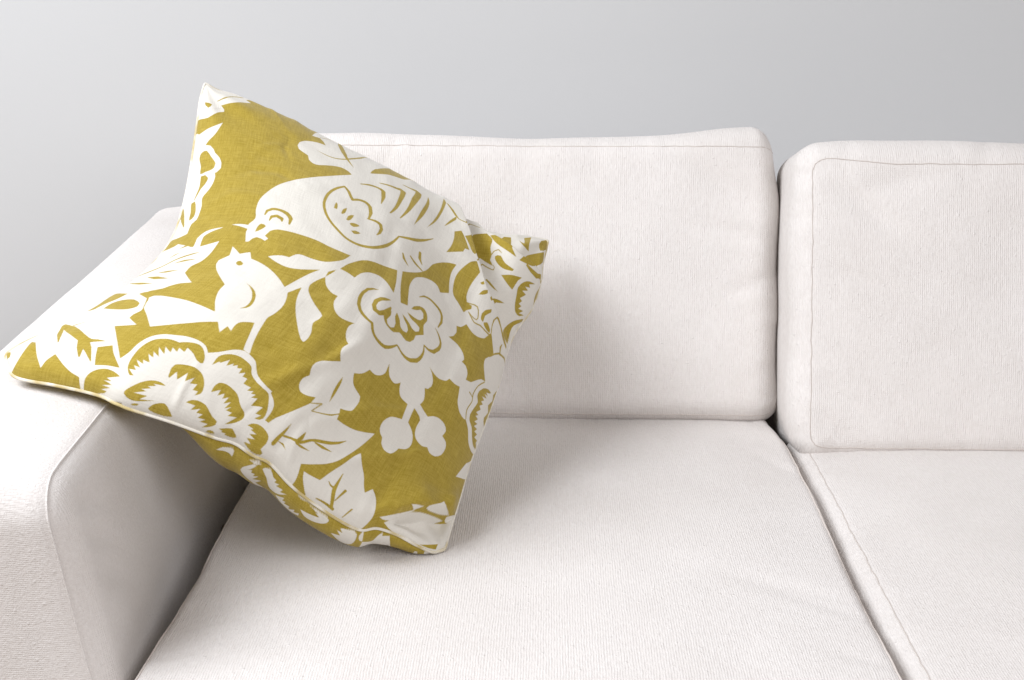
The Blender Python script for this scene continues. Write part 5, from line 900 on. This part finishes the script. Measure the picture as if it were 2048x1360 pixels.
SIDE = 0.50
EDG = {k_: catmull(v_, 401) for k_, v_ in SEAM.items()}
CORN = {'L': EDG['bottom'][0], 'B': EDG['bottom'][-1], 'R': EDG['right'][-1], 'T': EDG['left'][-1]}
_e1 = (CORN['B'] - CORN['L'] + CORN['R'] - CORN['T']) / 2
_e2 = (CORN['T'] - CORN['L'] + CORN['R'] - CORN['B']) / 2
PN = np.cross(_e1, _e2)
PN /= np.linalg.norm(PN)
E1 = _e1 / np.linalg.norm(_e1)
E2 = np.cross(PN, E1)


def edge_at(name, t):
    c = EDG[name]
    s = np.linspace(0, 1, len(c))
    return np.stack([np.interp(t, s, c[:, a]) for a in range(3)], -1)


def coons(u, v):
    b, t = edge_at('bottom', u), edge_at('top', u)
    l, r = edge_at('left', v), edge_at('right', v)
    u_, v_ = u[:, None], v[:, None]
    return ((1 - v_) * b + v_ * t + (1 - u_) * l + u_ * r
            - ((1 - u_) * (1 - v_) * CORN['L'] + u_ * (1 - v_) * CORN['B'] + u_ * v_ * CORN['R'] + (1 - u_) * v_ * CORN['T']))


def segd(u, v, pts):
    """distance to a polyline in cloth coordinates, signed: + on its left side"""
    best = np.full(u.shape, 9.0)
    sgn = np.ones(u.shape)
    tpar = np.zeros(u.shape)
    n_ = len(pts) - 1
    for i in range(n_):
        (ax, ay), (bx, by) = pts[i], pts[i + 1]
        dx, dy = bx - ax, by - ay
        L2 = dx * dx + dy * dy
        t = np.clip(((u - ax) * dx + (v - ay) * dy) / L2, 0, 1)
        d = np.hypot(u - ax - t * dx, v - ay - t * dy)
        m = d < best
        best = np.where(m, d, best)
        sgn = np.where(m, np.sign(dx * (v - ay) - dy * (u - ax)), sgn)
        tpar = np.where(m, (i + t) / n_, tpar)
    return best * sgn, tpar


def prof(t, p):
    return np.clip(1 - (2 * t - 1) ** 2, 0, 1) ** p


def pucker(u, v, seed):
    """short folds running in from the four seams and from the corners"""
    r = np.random.default_rng(seed)
    h = np.zeros_like(u)
    for along, dist in ((u, v), (u, 1 - v), (v, u), (v, 1 - u)):
        for _ in range(13):
            c, w, ln, a = r.uniform(0.06, 0.94), r.uniform(0.006, 0.016), r.uniform(0.03, 0.11), r.uniform(-1, 1)
            sl = r.uniform(-0.5, 0.5)
            h += a * np.exp(-((along - c - sl * dist) / w) ** 2) * np.exp(-(dist / ln) ** 2) * smoothstep(0, 0.012, dist)
    for cu, cv in ((0, 0), (1, 0), (0, 1), (1, 1)):
        du, dv = np.abs(u - cu), np.abs(v - cv)
        rad = np.hypot(du, dv)
        ang = np.arctan2(dv, du)
        ph = r.uniform(0, 6)
        h += 0.9 * np.sin(ang * 9 + ph + rad * 6) * np.exp(-((rad - 0.11) / 0.07) ** 2)
    return h


def front_height(u, v):
    g = (prof(u, 0.52) * prof(v, 0.52))
    h = 0.092 * g
    h += 0.0022 * pucker(u, v, 3) * smoothstep(0.0, 0.02, np.minimum(np.minimum(u, 1 - u), np.minimum(v, 1 - v)))
    p3 = np.stack([u * 0.5, v * 0.5, 0 * u], -1)
    inside = smoothstep(0.02, 0.15, np.minimum(np.minimum(u, 1 - u), np.minimum(v, 1 - v)))
    h += inside * (0.0034 * vnoise(p3, 11.0, 61) + 0.0015 * vnoise(p3, 28.0, 62) + 0.0005 * vnoise(p3, 75.0, 63))
    # creases across the cloth
    for pts, wd, am in CREASES:
        d, t = segd(u, v, pts)
        h += am * np.exp(-(d / wd) ** 2) * np.sin(math.pi * np.clip(t, 0.0, 1)) ** 0.6
    return h


CREASES = [
    ([(0.60, 0.08), (0.70, 0.20), (0.80, 0.27)], 0.014, 0.0034),
    ([(0.48, 0.08), (0.55, 0.20), (0.60, 0.32)], 0.016, 0.0030),
    ([(0.68, 0.05), (0.78, 0.14), (0.92, 0.20)], 0.012, 0.0034),
    ([(0.10, 0.66), (0.15, 0.70), (0.22, 0.71), (0.28, 0.68)], 0.013, -0.0016),
    ([(0.14, 0.74), (0.17, 0.80), (0.23, 0.83)], 0.010, 0.0012),
    ([(0.24, 0.76), (0.22, 0.82), (0.24, 0.88)], 0.009, -0.0012),
    ([(0.06, 0.56), (0.12, 0.60), (0.22, 0.60)], 0.016, 0.0016),
    ([(0.30, 0.55), (0.40, 0.48), (0.46, 0.38)], 0.03, 0.0016),
]


def geo(t, k_):
    """cloth coordinate -> seam coordinate; cloth runs steeply near a seam"""
    return (1 - k_) * t + k_ * (0.5 - 0.5 * np.cos(math.pi * t))


def front_point(u, v):
    u, v = geo(u, 0.5), geo(v, 0.5)
    P = coons(u, v)
    h = front_height(u, v)
    out = P + PN * h[:, None]
    def lip(pts, raise_, drop, w_in, w_out, sharp):
        # a fold: cloth swells up to the line, steps down past it, recovers
        d, t = segd(u, v, pts)
        ends = smoothstep(0.0, 0.10, t) * 0.55 + 0.45
        s = smoothstep(-sharp, sharp, d)
        return ends * ((1 - s) * raise_ * np.exp(-(np.minimum(d, 0) / w_in) ** 2) - s * drop * np.exp(-(np.maximum(d, 0) / w_out) ** 2))
    rim = smoothstep(0.0, 0.03, np.minimum(np.minimum(u, 1 - u), np.minimum(v, 1 - v)))
    h2 = lip([(1.04, 0.60), (0.98, 0.612), (0.925, 0.632), (0.84, 0.712), (0.777, 0.80), (0.741, 0.884), (0.70, 1.02)][::-1], 0.010, 0.022, 0.07, 0.075, 0.012)
    h2 += lip([(0.765, 1.03), (0.805, 0.945), (0.90, 0.872), (1.03, 0.83)], 0.016, 0.012, 0.06, 0.06, 0.014)
    h2 += lip([(0.83, -0.02), (0.869, 0.026), (0.915, 0.056), (0.975, 0.085), (1.03, 0.10)][::-1], 0.013, 0.017, 0.045, 0.045, 0.010)
    h2 += lip([(-0.02, 0.06), (0.03, 0.04), (0.05, -0.02)][::-1], 0.002, 0.004, 0.03, 0.02, 0.008)
    out = collide(out + PN * (h2 * rim)[:, None])

    return out


def collide(P, gap=0.003):
    """keep the cloth out of the arm, the seat and the back cushion"""
    x, y, z = P[:, 0].copy(), P[:, 1].copy(), P[:, 2].copy()
    xin = ARM_IN + np.clip(0.63 - z, 0, 0.25) * 0.16 * smoothstep(1.40, 1.04, y) + 0.008
    top = arm_top(y) + 0.0075 + gap
    over = (x < xin) & (z < top)
    dz, dx = top - z, xin + gap - x
    up = over & (dz < dx)
    z = np.where(up, top, z)
    x = np.where(over & ~up, xin + gap, x)
    fx, fy = (x + 0.027) / 0.359, (y - 1.395) / 0.435
    seat = 0.436 + 0.016 * np.clip(1 - np.abs(fx) ** 2.6, 0, 1) * np.clip(1 - np.abs(fy) ** 3.0, 0, 1) + 0.0025
    z = np.where((x > -0.40), np.maximum(z, seat), z)
    plane = 1.79 - 0.024 + (z - 0.438) * math.tan(-TILT)
    y = np.minimum(y, plane)
    return np.stack([x, y, z], -1)


def back_point(u, v):
    u, v = geo(u, 0.5), geo(v, 0.92)
    P = coons(u, v)
    g = prof(u, 0.45) * prof(v, 0.45)
    h = 0.075 * g + 0.0015 * pucker(u, v, 9)
    h *= 1 - 0.85 * smoothstep(0.40, 0.0, v) * smoothstep(0.46, 0.36, u)
    low = smoothstep(0.55, 0.0, v) * smoothstep(0.40, 0.50, u)
    out = P - PN * h[:, None]
    out += np.array([0, -0.010, -0.054])[None, :] * (low * prof(u, 0.5) * prof(np.clip(v, 0, 1), 0.35))[:, None]
    return collide(out)


def print_field(u, v, shapes, side):
    """signed distance (m): + on bare cream cloth, - under the ochre ink"""
    S = np.full(u.shape, -0.02)
    for kind, pts in shapes:
        p = np.asarray(pts, float)
        mar = 0.012
        if kind in 'ck':
            x0, y0 = p[:, 0].min() - mar, p[:, 1].min() - mar
            x1, y1 = p[:, 0].max() + mar, p[:, 1].max() + mar
            idx = np.nonzero((u >= x0) & (u <= x1) & (v >= y0) & (v <= y1))[0]
            if not len(idx):
                continue
            a, b = u[idx], v[idx]
            dist = np.full(a.shape, 9.0)
            inside = np.zeros(a.shape, bool)
            q = np.roll(p, -1, 0)
            for (ax, ay), (bx, by) in zip(p, q):
                dx, dy = bx - ax, by - ay
                L2 = dx * dx + dy * dy + 1e-14
                t = np.clip(((a - ax) * dx + (b - ay) * dy) / L2, 0, 1)
                dist = np.minimum(dist, np.hypot(a - ax - t * dx, b - ay - t * dy))
                if ay != by:
                    inside ^= ((ay > b) != (by > b)) & (a < (bx - ax) * (b - ay) / (by - ay) + ax)
            sd = np.where(inside, dist, -dist) * side
            S[idx] = np.maximum(S[idx], sd) if kind == 'c' else np.minimum(S[idx], -sd)
        else:                                   # stroke: rows of (u, v, half width)
            x0, y0 = p[:, 0].min() - mar, p[:, 1].min() - mar
            x1, y1 = p[:, 0].max() + mar, p[:, 1].max() + mar
            idx = np.nonzero((u >= x0) & (u <= x1) & (v >= y0) & (v <= y1))[0]
            if not len(idx):
                continue
            a, b = u[idx], v[idx]
            sd = np.full(a.shape, -9.0)
            for (ax, ay, aw), (bx, by, bw) in zip(p[:-1], p[1:]):
                dx, dy = bx - ax, by - ay
                L2 = dx * dx + dy * dy + 1e-14
                t = np.clip(((a - ax) * dx + (b - ay) * dy) / L2, 0, 1)
                sd = np.maximum(sd, aw + (bw - aw) * t - np.hypot(a - ax - t * dx, b - ay - t * dy))
            sd *= side
            S[idx] = np.maximum(S[idx], sd) if kind == 'C' else np.minimum(S[idx], -sd)
    return S


def panel(name, fn, n, shapes, flip, label):
    t = np.linspace(0, 1, n)
    U, V = np.meshgrid(t, t, indexing='ij')
    u, v = U.ravel(), V.ravel()
    P = fn(u, v) - np.array(PILLOW_BASE)
    f = grid_faces(n, n)
    if flip:
        f = f[:, ::-1]
    o = mesh_obj(name, P, f, MAT_LINEN, pillow)
    me = o.data
    at = me.attributes.new('print', 'FLOAT', 'POINT')
    at.data.foreach_set('value', print_field(u, v, shapes, SIDE).astype(np.float32))
    uvl = me.uv_layers.new(name='cloth')
    li = np.empty(len(me.loops), dtype=np.int32)
    me.loops.foreach_get('vertex_index', li)
    uvl.data.foreach_set('uv', np.stack([u[li] * SIDE, v[li] * SIDE], -1).astype(np.float32).ravel())
    if label:
        o['label'] = label
    return o


front = panel('front_panel', front_point, 600, PRINT_FRONT, False, None)
back = panel('back_panel', back_point, 420, PRINT_BACK, True, None)

# corded seam all the way round
loop = np.vstack([EDG['bottom'][:-1], EDG['right'][:-1], EDG['top'][::-1][:-1], EDG['left'][::-1][:-1]])
loop = collide(loop, 0.001)
for _ in range(6):
    loop = (np.roll(loop, 1, 0) + loop * 2 + np.roll(loop, -1, 0)) / 4
tube('piping', loop[::2] - np.array(PILLOW_BASE), 0.0019, MAT_CORD, pillow, sides=10, closed=True)
